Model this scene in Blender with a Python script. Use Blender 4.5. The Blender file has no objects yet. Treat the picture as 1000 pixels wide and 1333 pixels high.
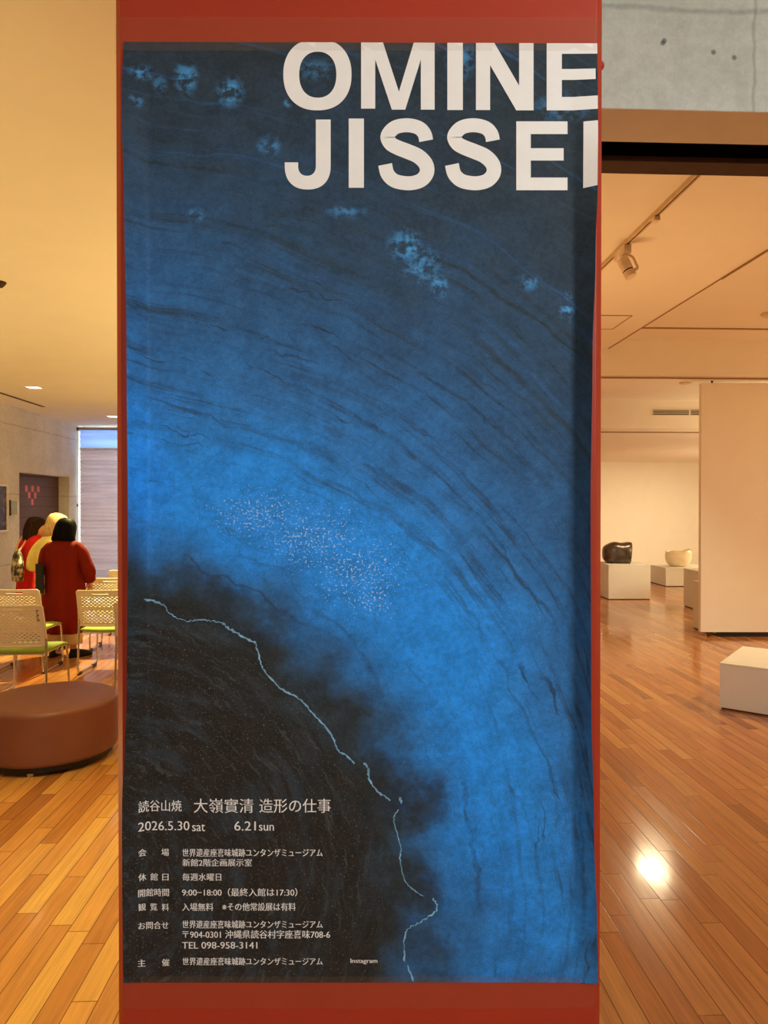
import bpy, bmesh, math, random
from mathutils import Vector, Matrix
C = bpy.context.scene.collection
random.seed(4)
PI = math.pi
R = math.radians

# ------------------------------------------------------------------ camera, world, exposure, lights
CAM_H, F, PITCH = 1.6, 924.0, 0.0078
YAW = R(2.4)                       # the building's axes stand turned by this against the pillar
cam_data = bpy.data.cameras.new('camera')
cam_data.sensor_fit = 'VERTICAL'; cam_data.sensor_height = 36.0; cam_data.sensor_width = 27.0
cam_data.lens = 36.0 * F / 1333.0
cam = bpy.data.objects.new('camera', cam_data); C.objects.link(cam)
cam.location = (0, 0, CAM_H); cam.rotation_euler = (PI / 2 - PITCH, 0, 0)
cam_data.clip_start = 0.05
bpy.context.scene.camera = cam
vs = bpy.context.scene.view_settings
vs.view_transform = 'Standard'; vs.look = 'None'; vs.gamma = 1.0; vs.use_curve_mapping = False
vs.exposure = 0.0
bpy.context.scene.cycles.max_bounces = 10
bpy.context.scene.cycles.diffuse_bounces = 6
bpy.context.scene.cycles.sample_clamp_indirect = 6.0

world = bpy.data.worlds.new('world'); bpy.context.scene.world = world
world.use_nodes = True
bg = world.node_tree.nodes['Background']
bg.inputs[0].default_value = (0.62, 0.82, 1.0, 1); bg.inputs[1].default_value = 8.0   # daylight outside the window

def bw(x, y, z=0.0):               # building coordinates to world
    c, s = math.cos(YAW), math.sin(YAW)
    return Vector((x * c - y * s, x * s + y * c, z))
def wb(p):                         # world to building
    c, s = math.cos(YAW), math.sin(YAW)
    return Vector((p[0] * c + p[1] * s, -p[0] * s + p[1] * c, p[2]))

def light(name, kind, loc, power, color, target=None, size=0.3, spot=None, blend=0.6, size_y=None):
    d = bpy.data.lights.new(name, kind); d.energy = power; d.color = color
    if kind == 'AREA':
        d.size = size
        if size_y: d.shape = 'RECTANGLE'; d.size_y = size_y
    else:
        d.shadow_soft_size = size
    if kind == 'SPOT':
        d.spot_size = R(spot); d.spot_blend = blend
    o = bpy.data.objects.new(name, d); C.objects.link(o); o.location = loc
    if target is not None:
        o.rotation_euler = (Vector(target) - Vector(loc)).to_track_quat('-Z', 'Y').to_euler()
    return o
WARM = (1.0, 0.84, 0.52); AMBER = (1.0, 0.82, 0.36); HALL_FILL = (1.0, 0.77, 0.29); DEEP = (1.0, 0.66, 0.28); NEUT = (0.93, 1.0, 0.97)
# lobby: ceiling lamps in front of the pillar, to the right
light('lobby_lamp', 'AREA', (2.3, -1.5, 3.4), 98, NEUT, (0.3, 1.35, 1.7), 1.2)
light('lobby_lamp', 'AREA', (-0.6, -2.6, 2.8), 44, NEUT, (0.0, 1.35, 1.2), 1.2)
# hall on the left: warm downlights, and added unseen upward fill lights for the ceiling
light('hall_lamp', 'SPOT', bw(-1.25, 2.9, 2.86), 290, (1.0, 0.98, 0.32), bw(-1.25, 2.8, 0), 0.06, 80, 0.8)
light('hall_lamp', 'SPOT', bw(-2.75, 8.7, 2.86), 950, (1.0, 0.90, 0.36), bw(-3.0, 7.6, 0), 0.04, 58, 0.15)
light('hall_lamp', 'SPOT', bw(-3.49, 7.9, 2.85), 40, AMBER, bw(-3.49, 7.9, 0), 0.05, 110, 0.7)
light('hall_lamp', 'SPOT', bw(-3.5, 10.43, 2.85), 60, WARM, bw(-3.5, 10.43, 0), 0.05, 110, 0.7)
light('hall_up_fill', 'AREA', bw(-0.5, 6.4, 1.0), 54, HALL_FILL, bw(-0.51, 6.6, 2.9), 0.5, size_y=6.0)  # upward fill hidden by the pillar, added to brighten the hall ceiling
light('hall_side_fill', 'AREA', bw(-2.4, 1.7, 0.5), 24, HALL_FILL, bw(-2.2, 1.8, 2.9), 0.8)  # unseen upward fill added for the near part of the ceiling
light('hall_side_fill', 'AREA', bw(-4.0, 4.2, 1.0), 22, HALL_FILL, bw(-4.0, 4.8, 2.9), 0.5)  # second unseen fill, added to lift the ceiling at the left
# gallery on the right: spots, then added unseen fill lights
light('gallery_lamp_or_fill', 'SPOT', bw(3.0, 13.0, 2.62), 250, WARM, bw(3.6, 17.9, 0.0), 0.10, 70, 0.9)
light('gallery_lamp_or_fill', 'SPOT', bw(5.6, 13.0, 2.62), 330, WARM, bw(6.2, 17.9, 0.0), 0.10, 70, 0.9)
light('gallery_lamp_or_fill', 'SPOT', bw(8.2, 13.0, 2.62), 250, WARM, bw(8.4, 17.9, 0.0), 0.10, 70, 0.9)
light('gallery_lamp_or_fill', 'SPOT', bw(5.0, 10.9, 2.68), 150, WARM, bw(5.0, 12.5, 0.8), 0.12, 80, 0.7)
light('gallery_lamp_or_fill', 'SPOT', bw(3.80, 8.88, 3.10), 62, WARM, bw(1.30, 3.1, 0), 0.2, 30, 0.8)
light('gallery_lamp_or_fill', 'SPOT', bw(5.6, 5.2, 3.55), 320, WARM, bw(4.6, 5.6, 0), 0.08, 100, 0.8)
light('gallery_lamp_or_fill', 'SPOT', bw(3.9, 6.9, 3.55), 140, WARM, bw(2.9, 7.4, 0), 0.08, 90, 0.8)
light('gallery_up_fill', 'AREA', bw(1.2, 5.4, 0.8), 46, (1.0, 0.58, 0.22), bw(1.45, 5.4, 3.5), 0.3, size_y=2.6)  # upward fill behind the pillar, added to brighten the front gallery ceiling
light('gallery_lamp_or_fill', 'POINT', bw(7.4, 6.2, 1.6), 95, DEEP, None, 0.2)  # out-of-frame fill added to warm the gallery ceiling
light('gallery_lamp_or_fill', 'POINT', bw(6.6, 9.6, 1.5), 85, WARM, None, 0.2)  # unseen fill behind the partition, added to brighten the vent face
light('gallery_lamp_or_fill', 'POINT', bw(1.9, 14.6, 0.9), 16, WARM, None, 0.2)  # fill hidden by the pillar, added for the rear soffit
light('gallery_lamp_or_fill', 'POINT', bw(8.0, 14.0, 1.0), 60, WARM, None, 0.2)  # rear soffit fill, added out of sight behind the partition

# ------------------------------------------------------------------ camera geometry helpers
def ray(px, py):
    v = Vector(((px - 500) / F, 1.0, (666.5 - py) / F))
    c, s = math.cos(PITCH), math.sin(PITCH)
    return Vector((v.x, v.y * c + v.z * s, -v.y * s + v.z * c))
def at(px, py, Y):                 # world point seen at a pixel at world depth Y
    d = ray(px, py); t = Y / d.y
    return Vector((d.x * t, Y, CAM_H + d.z * t))
def onz(px, py, z):                # building point on a horizontal plane
    d = ray(px, py); t = (z - CAM_H) / d.z
    return wb(Vector((d.x * t, d.y * t, z)))
def onx(px, py, x):                # building point on a wall bx = x
    d = ray(px, py); b = wb(d); t = x / b.x
    return Vector((x, b.y * t, CAM_H + d.z * t))
def ony(px, py, y):
    d = ray(px, py); b = wb(d); t = y / b.y
    return Vector((b.x * t, y, CAM_H + d.z * t))

# ------------------------------------------------------------------ node helpers
def lin(c):
    return tuple((x / 255 / 12.92) if x <= 10 else ((x / 255 + 0.055) / 1.055) ** 2.4 for x in c)
class G:
    def __init__(s, name):
        s.mat = bpy.data.materials.new(name); s.mat.use_nodes = True
        s.nt = s.mat.node_tree; s.b = s.nt.nodes['Principled BSDF']
    def new(s, t): return s.nt.nodes.new(t)
    def put(s, sock, v):
        if isinstance(v, bpy.types.NodeSocket): s.nt.links.new(v, sock)
        elif v is not None:
            if sock.type == 'RGBA' and len(v) == 3: v = (*v, 1)
            sock.default_value = v
    def m(s, op, a, b=None, c=None):
        n = s.new('ShaderNodeMath'); n.operation = op
        for i, v in enumerate((a, b, c)): s.put(n.inputs[i], v)
        return n.outputs[0]
    def mr(s, v, a, b, c=0.0, d=1.0, smooth=True):
        n = s.new('ShaderNodeMapRange'); n.interpolation_type = 'SMOOTHSTEP' if smooth else 'LINEAR'
        for i, q in enumerate((v, a, b, c, d)): s.put(n.inputs[i], q)
        return n.outputs[0]
    def noise(s, vec, scale, detail=3, rough=0.55, dist=0.0):
        n = s.new('ShaderNodeTexNoise'); s.put(n.inputs['Vector'], vec)
        for k, q in (('Scale', scale), ('Detail', detail), ('Roughness', rough), ('Distortion', dist)): s.put(n.inputs[k], q)
        return n.outputs[0]
    def white(s, vec):
        n = s.new('ShaderNodeTexWhiteNoise'); n.noise_dimensions = '3D'; s.put(n.inputs['Vector'], vec); return n.outputs[0]
    def comb(s, x, y, z=0.0):
        n = s.new('ShaderNodeCombineXYZ')
        for i, q in enumerate((x, y, z)): s.put(n.inputs[i], q)
        return n.outputs[0]
    def sep(s, v):
        n = s.new('ShaderNodeSeparateXYZ'); s.put(n.inputs[0], v); return n.outputs
    def ramp(s, f, stops, mode='LINEAR'):
        n = s.new('ShaderNodeValToRGB'); s.put(n.inputs[0], f); cr = n.color_ramp; cr.interpolation = mode
        while len(cr.elements) < len(stops): cr.elements.new(0.5)
        for e, (p, c) in zip(cr.elements, stops): e.position = p; e.color = (*c, 1)
        return n.outputs[0]
    def mix(s, f, a, b, mode='MIX'):
        n = s.new('ShaderNodeMix'); n.data_type = 'RGBA'; n.blend_type = mode
        s.put(n.inputs[0], f); s.put(n.inputs[6], a); s.put(n.inputs[7], b); return n.outputs[2]
    def coord(s, k='Object'):
        return s.new('ShaderNodeTexCoord').outputs[k]
    def bump(s, h, strength=0.2, dist=0.01):
        n = s.new('ShaderNodeBump'); s.put(n.inputs['Height'], h); n.inputs['Strength'].default_value = strength
        n.inputs['Distance'].default_value = dist; s.nt.links.new(n.outputs[0], s.b.inputs['Normal'])
    def set(s, **kw):
        for k, v in kw.items(): s.put(s.b.inputs[k.replace('_', ' ')], v)
        return s.mat

def plain(name, rgb, rough=0.5, metal=0.0, var=0.08, scale=18.0, bump=0.0, **kw):
    g = G(name); c = lin(rgb)
    n = g.noise(g.coord(), scale, 3)
    f = g.mr(n, 0.3, 0.7, 1 - var, 1 + var)
    m = g.new('ShaderNodeMix'); m.data_type = 'RGBA'; m.blend_type = 'MULTIPLY'
    m.inputs[0].default_value = 1.0; m.inputs[6].default_value = (*c, 1)
    g.put(m.inputs[7], g.comb(f, f, f))
    if bump: g.bump(n, bump, 0.004)
    return g.set(Base_Color=m.outputs[2], Roughness=rough, Metallic=metal, **kw)

# ------------------------------------------------------------------ mesh helpers
def obj(name, bm, mats, parent=None, smooth=False, loc=None, rot=None, bevel=0.0):
    me = bpy.data.meshes.new(name)
    if isinstance(bm, bmesh.types.BMesh):
        bmesh.ops.recalc_face_normals(bm, faces=bm.faces[:]); bm.to_mesh(me); bm.free()
    else: me = bm
    for m in (mats if isinstance(mats, (list, tuple)) else [mats]):
        me.materials.append(m)
    if smooth:
        for p in me.polygons: p.use_smooth = True
    o = bpy.data.objects.new(name, me); C.objects.link(o)
    if parent: o.parent = parent
    if loc is not None: o.location = loc
    if rot is not None: o.rotation_euler = rot
    if bevel:
        b = o.modifiers.new('edge', 'BEVEL'); b.width = bevel; b.segments = 2; b.limit_method = 'ANGLE'
    return o
def tag(o, label, cat, group=None):
    o['label'] = label; o['category'] = cat
    if group: o['group'] = group
    return o
def thing(name, label, cat, loc=(0, 0, 0), rz=0.0, group=None):
    o = bpy.data.objects.new(name, None); C.objects.link(o); o.empty_display_size = 0.05
    o.location = loc; o.rotation_euler = (0, 0, rz)
    return tag(o, label, cat, group)
def struct(name, bm, mats, label=None, building=True, bevel=0.0):
    o = obj(name, bm, mats, None, bevel=bevel); o['kind'] = 'structure'
    if building: o.rotation_euler = (0, 0, YAW)
    if label: o['label'] = label
    return o
def box(bm, a, b, mi=0):
    x0, y0, z0 = a; x1, y1, z1 = b
    vs_ = [bm.verts.new(p) for p in ((x0,y0,z0),(x1,y0,z0),(x1,y1,z0),(x0,y1,z0),(x0,y0,z1),(x1,y0,z1),(x1,y1,z1),(x0,y1,z1))]
    fs = []
    for q in ((0,3,2,1),(4,5,6,7),(0,1,5,4),(1,2,6,5),(2,3,7,6),(3,0,4,7)):
        f = bm.faces.new([vs_[i] for i in q]); f.material_index = mi; fs.append(f)
    return fs
def mbox(*ab, mi=0):
    bm = bmesh.new()
    for a, b in ab: box(bm, a, b, mi)
    return bm
def tube(bm, pts, radii, seg=10, squash=None, caps=True):
    pts = [Vector(p) for p in pts]
    if not isinstance(radii, (list, tuple)): radii = [radii] * len(pts)
    up = None; rings = []
    for i, p in enumerate(pts):
        d = (pts[min(i + 1, len(pts) - 1)] - pts[max(i - 1, 0)]).normalized()
        if up is None:
            up = Vector((0, 1, 0)) if abs(d.y) < 0.9 else Vector((1, 0, 0))
        n = (up - d * up.dot(d)).normalized(); up = n; t = d.cross(n)
        r = radii[i]; ra, rb = r if isinstance(r, tuple) else (r, r)
        rings.append([bm.verts.new(p + n * ra * math.cos(2*PI*k/seg) + t * rb * math.sin(2*PI*k/seg)) for k in range(seg)])
    for a, b in zip(rings, rings[1:]):
        for k in range(seg): bm.faces.new((a[k], a[(k+1) % seg], b[(k+1) % seg], b[k]))
    if caps:
        bm.faces.new(rings[0][::-1]); bm.faces.new(rings[-1])
    return rings
def loft(bm, rings, seg=28, cap0=True, cap1=True, fn=None):   # ring = (cx, cy, z, rx, ry)
    rs = []
    for i, (cx, cy, z, rx, ry) in enumerate(rings):
        row = []
        for k in range(seg):
            a = 2*PI*k/seg
            p = Vector((cx + rx*math.cos(a), cy + ry*math.sin(a), z))
            if fn: p = fn(i, a, p)
            row.append(bm.verts.new(p))
        rs.append(row)
    for a, b in zip(rs, rs[1:]):
        for k in range(seg): bm.faces.new((a[k], a[(k+1) % seg], b[(k+1) % seg], b[k]))
    if cap0: bm.faces.new(rs[0][::-1])
    if cap1: bm.faces.new(rs[-1])
    return rs
def ball(bm, c, r, sub=3, fn=None):
    ret = bmesh.ops.create_icosphere(bm, subdivisions=sub, radius=1.0)
    rx, ry, rz = r if isinstance(r, (tuple, list)) else (r, r, r)
    for v in ret['verts']:
        p = Vector((v.co.x*rx, v.co.y*ry, v.co.z*rz))
        if fn: p = fn(p)
        v.co = p + Vector(c)
def cyl(bm, a, b, r, seg=20): tube(bm, [a, b], r, seg)
def lathe(bm, prof, seg=40, fn=None, close0=False, close1=False):
    return loft(bm, [(0, 0, z, r, r) for r, z in prof], seg, close0, close1, fn)
def smooth_path(pts, n=8):
    pts = [Vector(p) for p in pts]; out = []
    for i in range(len(pts) - 1):
        p0 = pts[max(i-1, 0)]; p1 = pts[i]; p2 = pts[i+1]; p3 = pts[min(i+2, len(pts)-1)]
        for k in range(n):
            t = k / n
            out.append(0.5*((2*p1) + (p2-p0)*t + (2*p0-5*p1+4*p2-p3)*t*t + (3*p1-p0-3*p2+p3)*t**3))
    out.append(pts[-1]); return out

# ------------------------------------------------------------------ materials of the setting
def floor_mat():
    g = G('wood_strip_floor'); x, y, z = g.sep(g.coord())
    W, L = 0.083, 0.86
    rx = g.m('DIVIDE', x, W); row = g.m('FLOOR', rx)
    off = g.white(g.comb(row, 3.7, 1.1))
    ly = g.m('ADD', g.m('DIVIDE', y, L), g.m('MULTIPLY', off, 7.0)); idx = g.m('FLOOR', ly)
    rnd = g.white(g.comb(row, idx, 0.5)); rnd2 = g.white(g.comb(row, idx, 8.5))
    base = g.ramp(rnd, [(0.0, lin((146, 88, 48))), (0.12, lin((172, 108, 60))), (0.45, lin((186, 122, 69))), (0.8, lin((194, 132, 75))), (1.0, lin((204, 148, 84)))])
    grain = g.noise(g.comb(g.m('MULTIPLY', x, 55.0), g.m('ADD', g.m('MULTIPLY', y, 2.6), g.m('MULTIPLY', rnd2, 40.0)), rnd), 1.0, 5, 0.6, 0.6)
    gf = g.mr(grain, 0.25, 0.75, 0.80, 1.12)
    c = g.mix(1.0, base, g.comb(gf, gf, gf), 'MULTIPLY')
    fx = g.m('FRACT', rx); fy = g.m('FRACT', ly)
    ex = g.m('MINIMUM', fx, g.m('SUBTRACT', 1.0, fx)); ey = g.m('MULTIPLY', g.m('MINIMUM', fy, g.m('SUBTRACT', 1.0, fy)), L / W)
    e = g.m('MINIMUM', ex, ey); seam = g.mr(e, 0.008, 0.03)
    c = g.mix(seam, lin((95, 55, 28)), c)
    h = g.m('ADD', g.m('MULTIPLY', seam, 0.6), g.m('MULTIPLY', g.noise(g.comb(g.m('MULTIPLY', x, 9.0), g.m('MULTIPLY', y, 2.2), rnd), 1.0, 2), 0.8))
    h = g.m('ADD', h, g.m('MULTIPLY', rnd2, 0.25))
    g.bump(h, 0.10, 0.004)
    rough = g.mr(rnd2, 0, 1, 0.13, 0.21)
    return g.set(Base_Color=c, Roughness=rough, IOR=1.5, Coat_Weight=0.25, Coat_Roughness=0.08)
def concrete(name, base, seams_z, seams_h, axis, holes):
    g = G(name); co = g.coord(); x, y, z = g.sep(co); h = y if axis == 'y' else x
    n1 = g.noise(co, 1.6, 5, 0.6); n2 = g.noise(co, 22.0, 4, 0.65); n3 = g.noise(co, 110.0, 2)
    f = g.m('ADD', g.mr(n1, 0.3, 0.7, 0.86, 1.08), g.mr(n2, 0.25, 0.75, -0.09, 0.09))
    f = g.m('ADD', f, g.mr(n3, 0.3, 0.7, -0.03, 0.03))
    wob = g.mr(g.noise(co, 9.0, 3), 0.3, 0.7, -0.006, 0.006)
    def line(coord, v, w=0.008):
        return g.mr(g.m('ABSOLUTE', g.m('ADD', g.m('SUBTRACT', coord, v), wob)), 0.0, w, 0.72, 1.0)
    for v in seams_z: f = g.m('MULTIPLY', f, line(z, v, 0.016))
    for v in seams_h: f = g.m('MULTIPLY', f, line(h, v, 0.010))
    for (hh, zz) in holes:
        d = g.m('SQRT', g.m('ADD', g.m('POWER', g.m('SUBTRACT', h, hh), 2.0), g.m('POWER', g.m('SUBTRACT', z, zz), 2.0)))
        f = g.m('MULTIPLY', f, g.mr(d, 0.004, 0.012, 0.35, 1.0))
    c = g.mix(1.0, lin(base), g.comb(f, f, f), 'MULTIPLY')
    g.bump(n2, 0.25, 0.004)
    return g.set(Base_Color=c, Roughness=0.75)
M_floor = floor_mat()
M_ceil = plain('white_ceiling_paint', (236, 228, 214), 0.8, var=0.012, scale=3)
M_plaster = plain('white_wall_paint', (238, 230, 216), 0.75, var=0.012, scale=4)
M_soffit = plain('tan_soffit_paint', (216, 206, 186), 0.7, var=0.03, scale=9)
M_dark = plain('black_slot_lining', (7, 6, 5), 0.9, Specular_IOR_Level=0.0)
M_brown = plain('dark_brown_metal', (74, 52, 36), 0.7, Specular_IOR_Level=0.15)
M_red = plain('red_gloss_paint', (170, 56, 33), 0.45, var=0.03, scale=3, Specular_IOR_Level=0.3)
M_black = plain('black_rubber', (14, 13, 13), 0.5)
M_white = plain('white_plinth_paint', (226, 222, 210), 0.55, var=0.015, scale=5)
M_chrome = plain('chrome', (205, 203, 198), 0.18, 1.0, var=0.02)
M_line = plain('dark_groove', (150, 112, 74), 0.7)
def emit(name, rgb, strength):
    g = G(name); return g.set(Base_Color=rgb, Emission_Color=rgb, Emission_Strength=strength)
M_lamp = emit('lamp_diffuser', (1.0, 0.93, 0.75), 3.0)

# ------------------------------------------------------------------ the setting
HALL_Z, LEFT_X, WIN_Y = 2.9, -4.415, 11.53
DIV0, DIV1, BACK_Y, RIGHT_X, FRONT_Y = 0.42, 0.60, 17.95, 9.2, -4.5
y1 = onz(785, 141, HALL_Z).y; y2 = onz(785, 184.5, HALL_Z).y; y3 = onz(785, 209, HALL_Z).y; y4 = onz(785, 225.6, HALL_Z).y
struct('floor', mbox(((-6, -5, -0.12), (10, 18.5, 0.0))), M_floor, 'glossy warm brown wood strip floor')
sz = [onx(30, 556.0, LEFT_X).z]; sz += [sz[0] - 0.9, sz[0] - 1.8]
door_a = onx(25, 614.5, LEFT_X); door_b = onx(90, 618, LEFT_X)
DZ = 0.5 * (door_a.z + door_b.z)
sy = [onx(58, 590, LEFT_X).y]; sy += [sy[0] - 1.8, sy[0] - 3.6]
holes = [(onx(a, b, LEFT_X).y, onx(a, b, LEFT_X).z) for a, b in ((50.5, 582), (66.5, 585), (81, 587), (33, 536), (51, 540))]
M_conc = concrete('board_formed_concrete', (206, 202, 190), sz, sy, 'y', holes)
bm = mbox(((LEFT_X - 0.3, FRONT_Y, 0), (LEFT_X, door_a.y, HALL_Z)), ((LEFT_X - 0.3, door_b.y, 0), (LEFT_X, WIN_Y + 0.4, HALL_Z)),
          ((LEFT_X - 0.3, door_a.y, DZ), (LEFT_X, door_b.y, HALL_Z)))
struct('wall_left', bm, M_conc, 'grey concrete wall with form joints')
struct('ceiling', mbox(((LEFT_X - 0.3, FRONT_Y, HALL_Z), (DIV1, WIN_Y + 0.4, HALL_Z + 0.9))), M_ceil, 'plain hall ceiling')
# ceiling over the lobby in front of the gallery
struct('ceiling_lobby', mbox(((DIV1, FRONT_Y, 3.75), (RIGHT_X, y1, 3.95))), M_ceil)
struct('wall_front', mbox(((LEFT_X - 0.3, FRONT_Y - 0.2, 0), (RIGHT_X, FRONT_Y, 3.95))), M_plaster)
struct('wall_right', mbox(((RIGHT_X, FRONT_Y - 0.2, 0), (RIGHT_X + 0.2, BACK_Y + 0.2, 3.95))), M_plaster)
struct('wall_middle', mbox(((DIV0, y1, 0), (DIV1, BACK_Y, HALL_Z))), M_plaster)
lz = ony(880, 12, y1).z
lh = [ony(983, 80, y1).x, ony(983, 80, y1).x - 0.9]
holes = [(ony(a, b, y1).x, ony(a, b, y1).z) for a, b in ((865, 53), (929, 68), (863, 56), (956, 75))]
M_lint = concrete('rough_concrete_beam', (196, 199, 190), [lz], lh, 'x', holes)
bm = bmesh.new(); fs = box(bm, (DIV1, y1, HALL_Z), (RIGHT_X, y2, 3.95)); fs[0].material_index = 1
struct('wall_lintel', bm, [M_lint, M_soffit], 'concrete beam over the gallery opening', bevel=0.003)
struct('trim_1', mbox(((DIV1, y2, HALL_Z + 0.02), (RIGHT_X, y3, 3.6))), M_dark, 'black shutter slot in the opening head')
struct('trim_2', mbox(((DIV1, y3, HALL_Z), (RIGHT_X, y4, 3.95))), M_brown, 'dark brown rail behind the slot')
struct('wall_jamb', mbox(((6.2, y1 + 0.001, 0), (RIGHT_X, y4 - 0.001, HALL_Z))), M_plaster)
# gallery ceilings
ZL, ZR, LOW_Z, SOF_Z = 3.5, 3.61, 3.145, 2.74
edge_x = 0.5 * (onz(1000, 325, ZL).x + onz(838, 425, ZL).x)
bulk_y = onz(900, 493, LOW_Z).y; vent_y = onz(850, 521, LOW_Z).y
struct('ceiling_gallery', mbox(((DIV1, y4, ZL), (edge_x, bulk_y, 3.95))), M_ceil, 'gallery ceiling with lighting track')
struct('ceiling_gallery_raised', mbox(((edge_x, y4, ZR), (RIGHT_X, bulk_y, 3.95))), M_ceil)
struct('wall_bulkhead', mbox(((DIV1, bulk_y, LOW_Z), (RIGHT_X, bulk_y + 0.12, 3.95))), M_plaster)
struct('ceiling_low', mbox(((DIV1, bulk_y + 0.12, LOW_Z), (RIGHT_X, vent_y, 3.95))), M_ceil)
struct('ceiling_back', mbox(((DIV1, vent_y, SOF_Z), (RIGHT_X, BACK_Y, 3.95))), M_plaster)
struct('wall_back', mbox(((DIV0, BACK_Y, 0), (RIGHT_X, BACK_Y + 0.2, 3.95))), M_plaster, 'plain gallery back wall')
gy = onz(900, 426.5, ZR).y
struct('trim_3', mbox(((edge_x + 0.02, gy, ZR - 0.006), (RIGHT_X, gy + 0.05, ZR + 0.01))), M_line)
struct('trim_4', mbox(((edge_x - 0.008, y4, ZL - 0.012), (edge_x + 0.008, onz(941, 362, ZL).y, ZL + 0.01)), ((edge_x - 0.008, onz(955, 353, ZL).y - 0.45, ZL - 0.004), (edge_x + 0.008, bulk_y, ZL + 0.01))), M_line)
struct('trim_5', mbox(((DIV1, vent_y + 0.5, SOF_Z - 0.012), (RIGHT_X, vent_y + 0.56, SOF_Z + 0.01))), M_line)
struct('trim_6', mbox(((DIV1, bulk_y - 0.02, LOW_Z - 0.002), (RIGHT_X, bulk_y + 0.02, LOW_Z + 0.01))), M_line)
# hall ceiling slot
s0 = onz(-60, 496, HALL_Z); s1 = onz(57, 529.5, HALL_Z)
struct('trim_7', mbox(((s1.x - 0.02, s0.y - 2.5, HALL_Z - 0.004), (s1.x + 0.02, s1.y, HALL_Z + 0.01))), M_brown, 'dark linear slot in the hall ceiling')

# window wall with window_1
WX0, WX1 = LEFT_X, -0.9
bm = mbox(((LEFT_X - 0.3, WIN_Y + 0.12, 0), (DIV0, WIN_Y + 0.4, 0.02)), ((WX1, WIN_Y + 0.12, 0), (DIV0, WIN_Y + 0.4, HALL_Z)))
struct('wall_window', bm, M_plaster)
M_alu = plain('aluminium_frame', (176, 180, 182), 0.35, 0.6)
g = G('window_glass'); M_glass = g.set(Base_Color=(1, 1, 1), Roughness=0.0, Transmission_Weight=1.0, IOR=1.02)
win = struct('window_1', mbox(((WX0, WIN_Y + 0.2, 0.02), (WX1, WIN_Y + 0.26, 0.045)), ((WX0, WIN_Y + 0.2, HALL_Z - 0.012), (WX1, WIN_Y + 0.26, HALL_Z)),
      ((WX0, WIN_Y + 0.2, 0.06), (WX0 + 0.006, WIN_Y + 0.26, HALL_Z - 0.012)), ((WX1 - 0.04, WIN_Y + 0.2, 0.06), (WX1, WIN_Y + 0.26, HALL_Z - 0.012))), M_alu, 'tall daylit window behind pleated blind')
obj('added_jamb_liner', mbox(((WX0, WIN_Y + 0.045, 0.06), (WX0 + 0.004, WIN_Y + 0.2, HALL_Z - 0.006)), ((WX0, WIN_Y + 0.045, HALL_Z - 0.006), (WX1, WIN_Y + 0.2, HALL_Z - 0.001))), M_ceil, win)  # white liner added so the gap round the blind shows bright
obj('window_pane', mbox(((WX0 + 0.006, WIN_Y + 0.225, 0.045), (WX1 - 0.04, WIN_Y + 0.231, HALL_Z - 0.012))), M_glass, win)

# ------------------------------------------------------------------ pillar
PY = 1.35
xl, xr, ch = -0.4988, 0.4031, 0.0138
prof = [(xl, PY), (xr, PY), (xr + ch, PY + ch), (xr + ch, PY + 0.86), (xr, PY + 0.86 + ch), (xl, PY + 0.86 + ch), (xl - ch, PY + 0.86), (xl - ch, PY + ch)]
bm = bmesh.new()
lo = [bm.verts.new((x, y, 0)) for x, y in prof]; hi = [bm.verts.new((x, y, HALL_Z)) for x, y in prof]
for k in range(8): bm.faces.new((lo[k], lo[(k+1) % 8], hi[(k+1) % 8], hi[k]))
bm.faces.new(lo[::-1]); bm.faces.new(hi)
pillar = struct('pillar', bm, M_red, 'red painted square pillar with chamfered corners carrying the blue poster', building=False, bevel=0.002)
bm = bmesh.new(); ball(bm, at(780.3, 86, PY + 0.05), 0.010, 2)
obj('stud', bm, M_red, pillar, True)

# ------------------------------------------------------------------ poster
POST_Y = PY - 0.003
def lerp_tab(tab, v):
    if v <= tab[0][0]: return tab[0][1]
    for (a, p), (b, q) in zip(tab, tab[1:]):
        if v <= b:
            t = (v - a) / (b - a); t = t*t*(3-2*t); return p + (q-p)*t
    return tab[-1][1]
ANG_R = [(55, 0), (140, 7), (220, 26), (330, 44), (470, 57), (650, 63), (900, 61), (1080, 50), (1200, 34), (1262, 14), (1280, 6)]
ANG_L = [(55, 0), (150, 24), (250, 44), (450, 55), (700, 60), (900, 55), (980, 46), (1045, 26), (1130, 15), (1250, 6), (1280, 2)]
KX = PY / F
def surf(px, py, lift=0.0):
    base = at(px, py, POST_Y)
    if px > 743:
        d = (px - 743) * KX; a = R(lerp_tab(ANG_R, py)); sgn = 1; x0 = at(743, py, POST_Y).x
    elif px < 197:
        d = (197 - px) * KX; a = R(lerp_tab(ANG_L, py)); sgn = -1; x0 = at(197, py, POST_Y).x
    else:
        return base + Vector((0, -lift, 0))
    w = 0.010                                      # the crease bends over this length
    n = 8; x = y = 0.0; ang = 0
    for i in range(n):
        q = d * (i + 0.5) / n; t = min(1, q / w); ang = a * t*t*(3-2*t)
        x += d / n * math.cos(ang); y += d / n * math.sin(ang)
    return Vector((x0 + sgn * (x - lift * math.sin(ang)), POST_Y - y - lift * math.cos(ang), base.z))
PL, PR_, PT, PB = 161.0, 777.5, 55.0, 1279.0
def top_edge(px): return 54.2 + (px - 161) / 616 * 2.4
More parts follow.
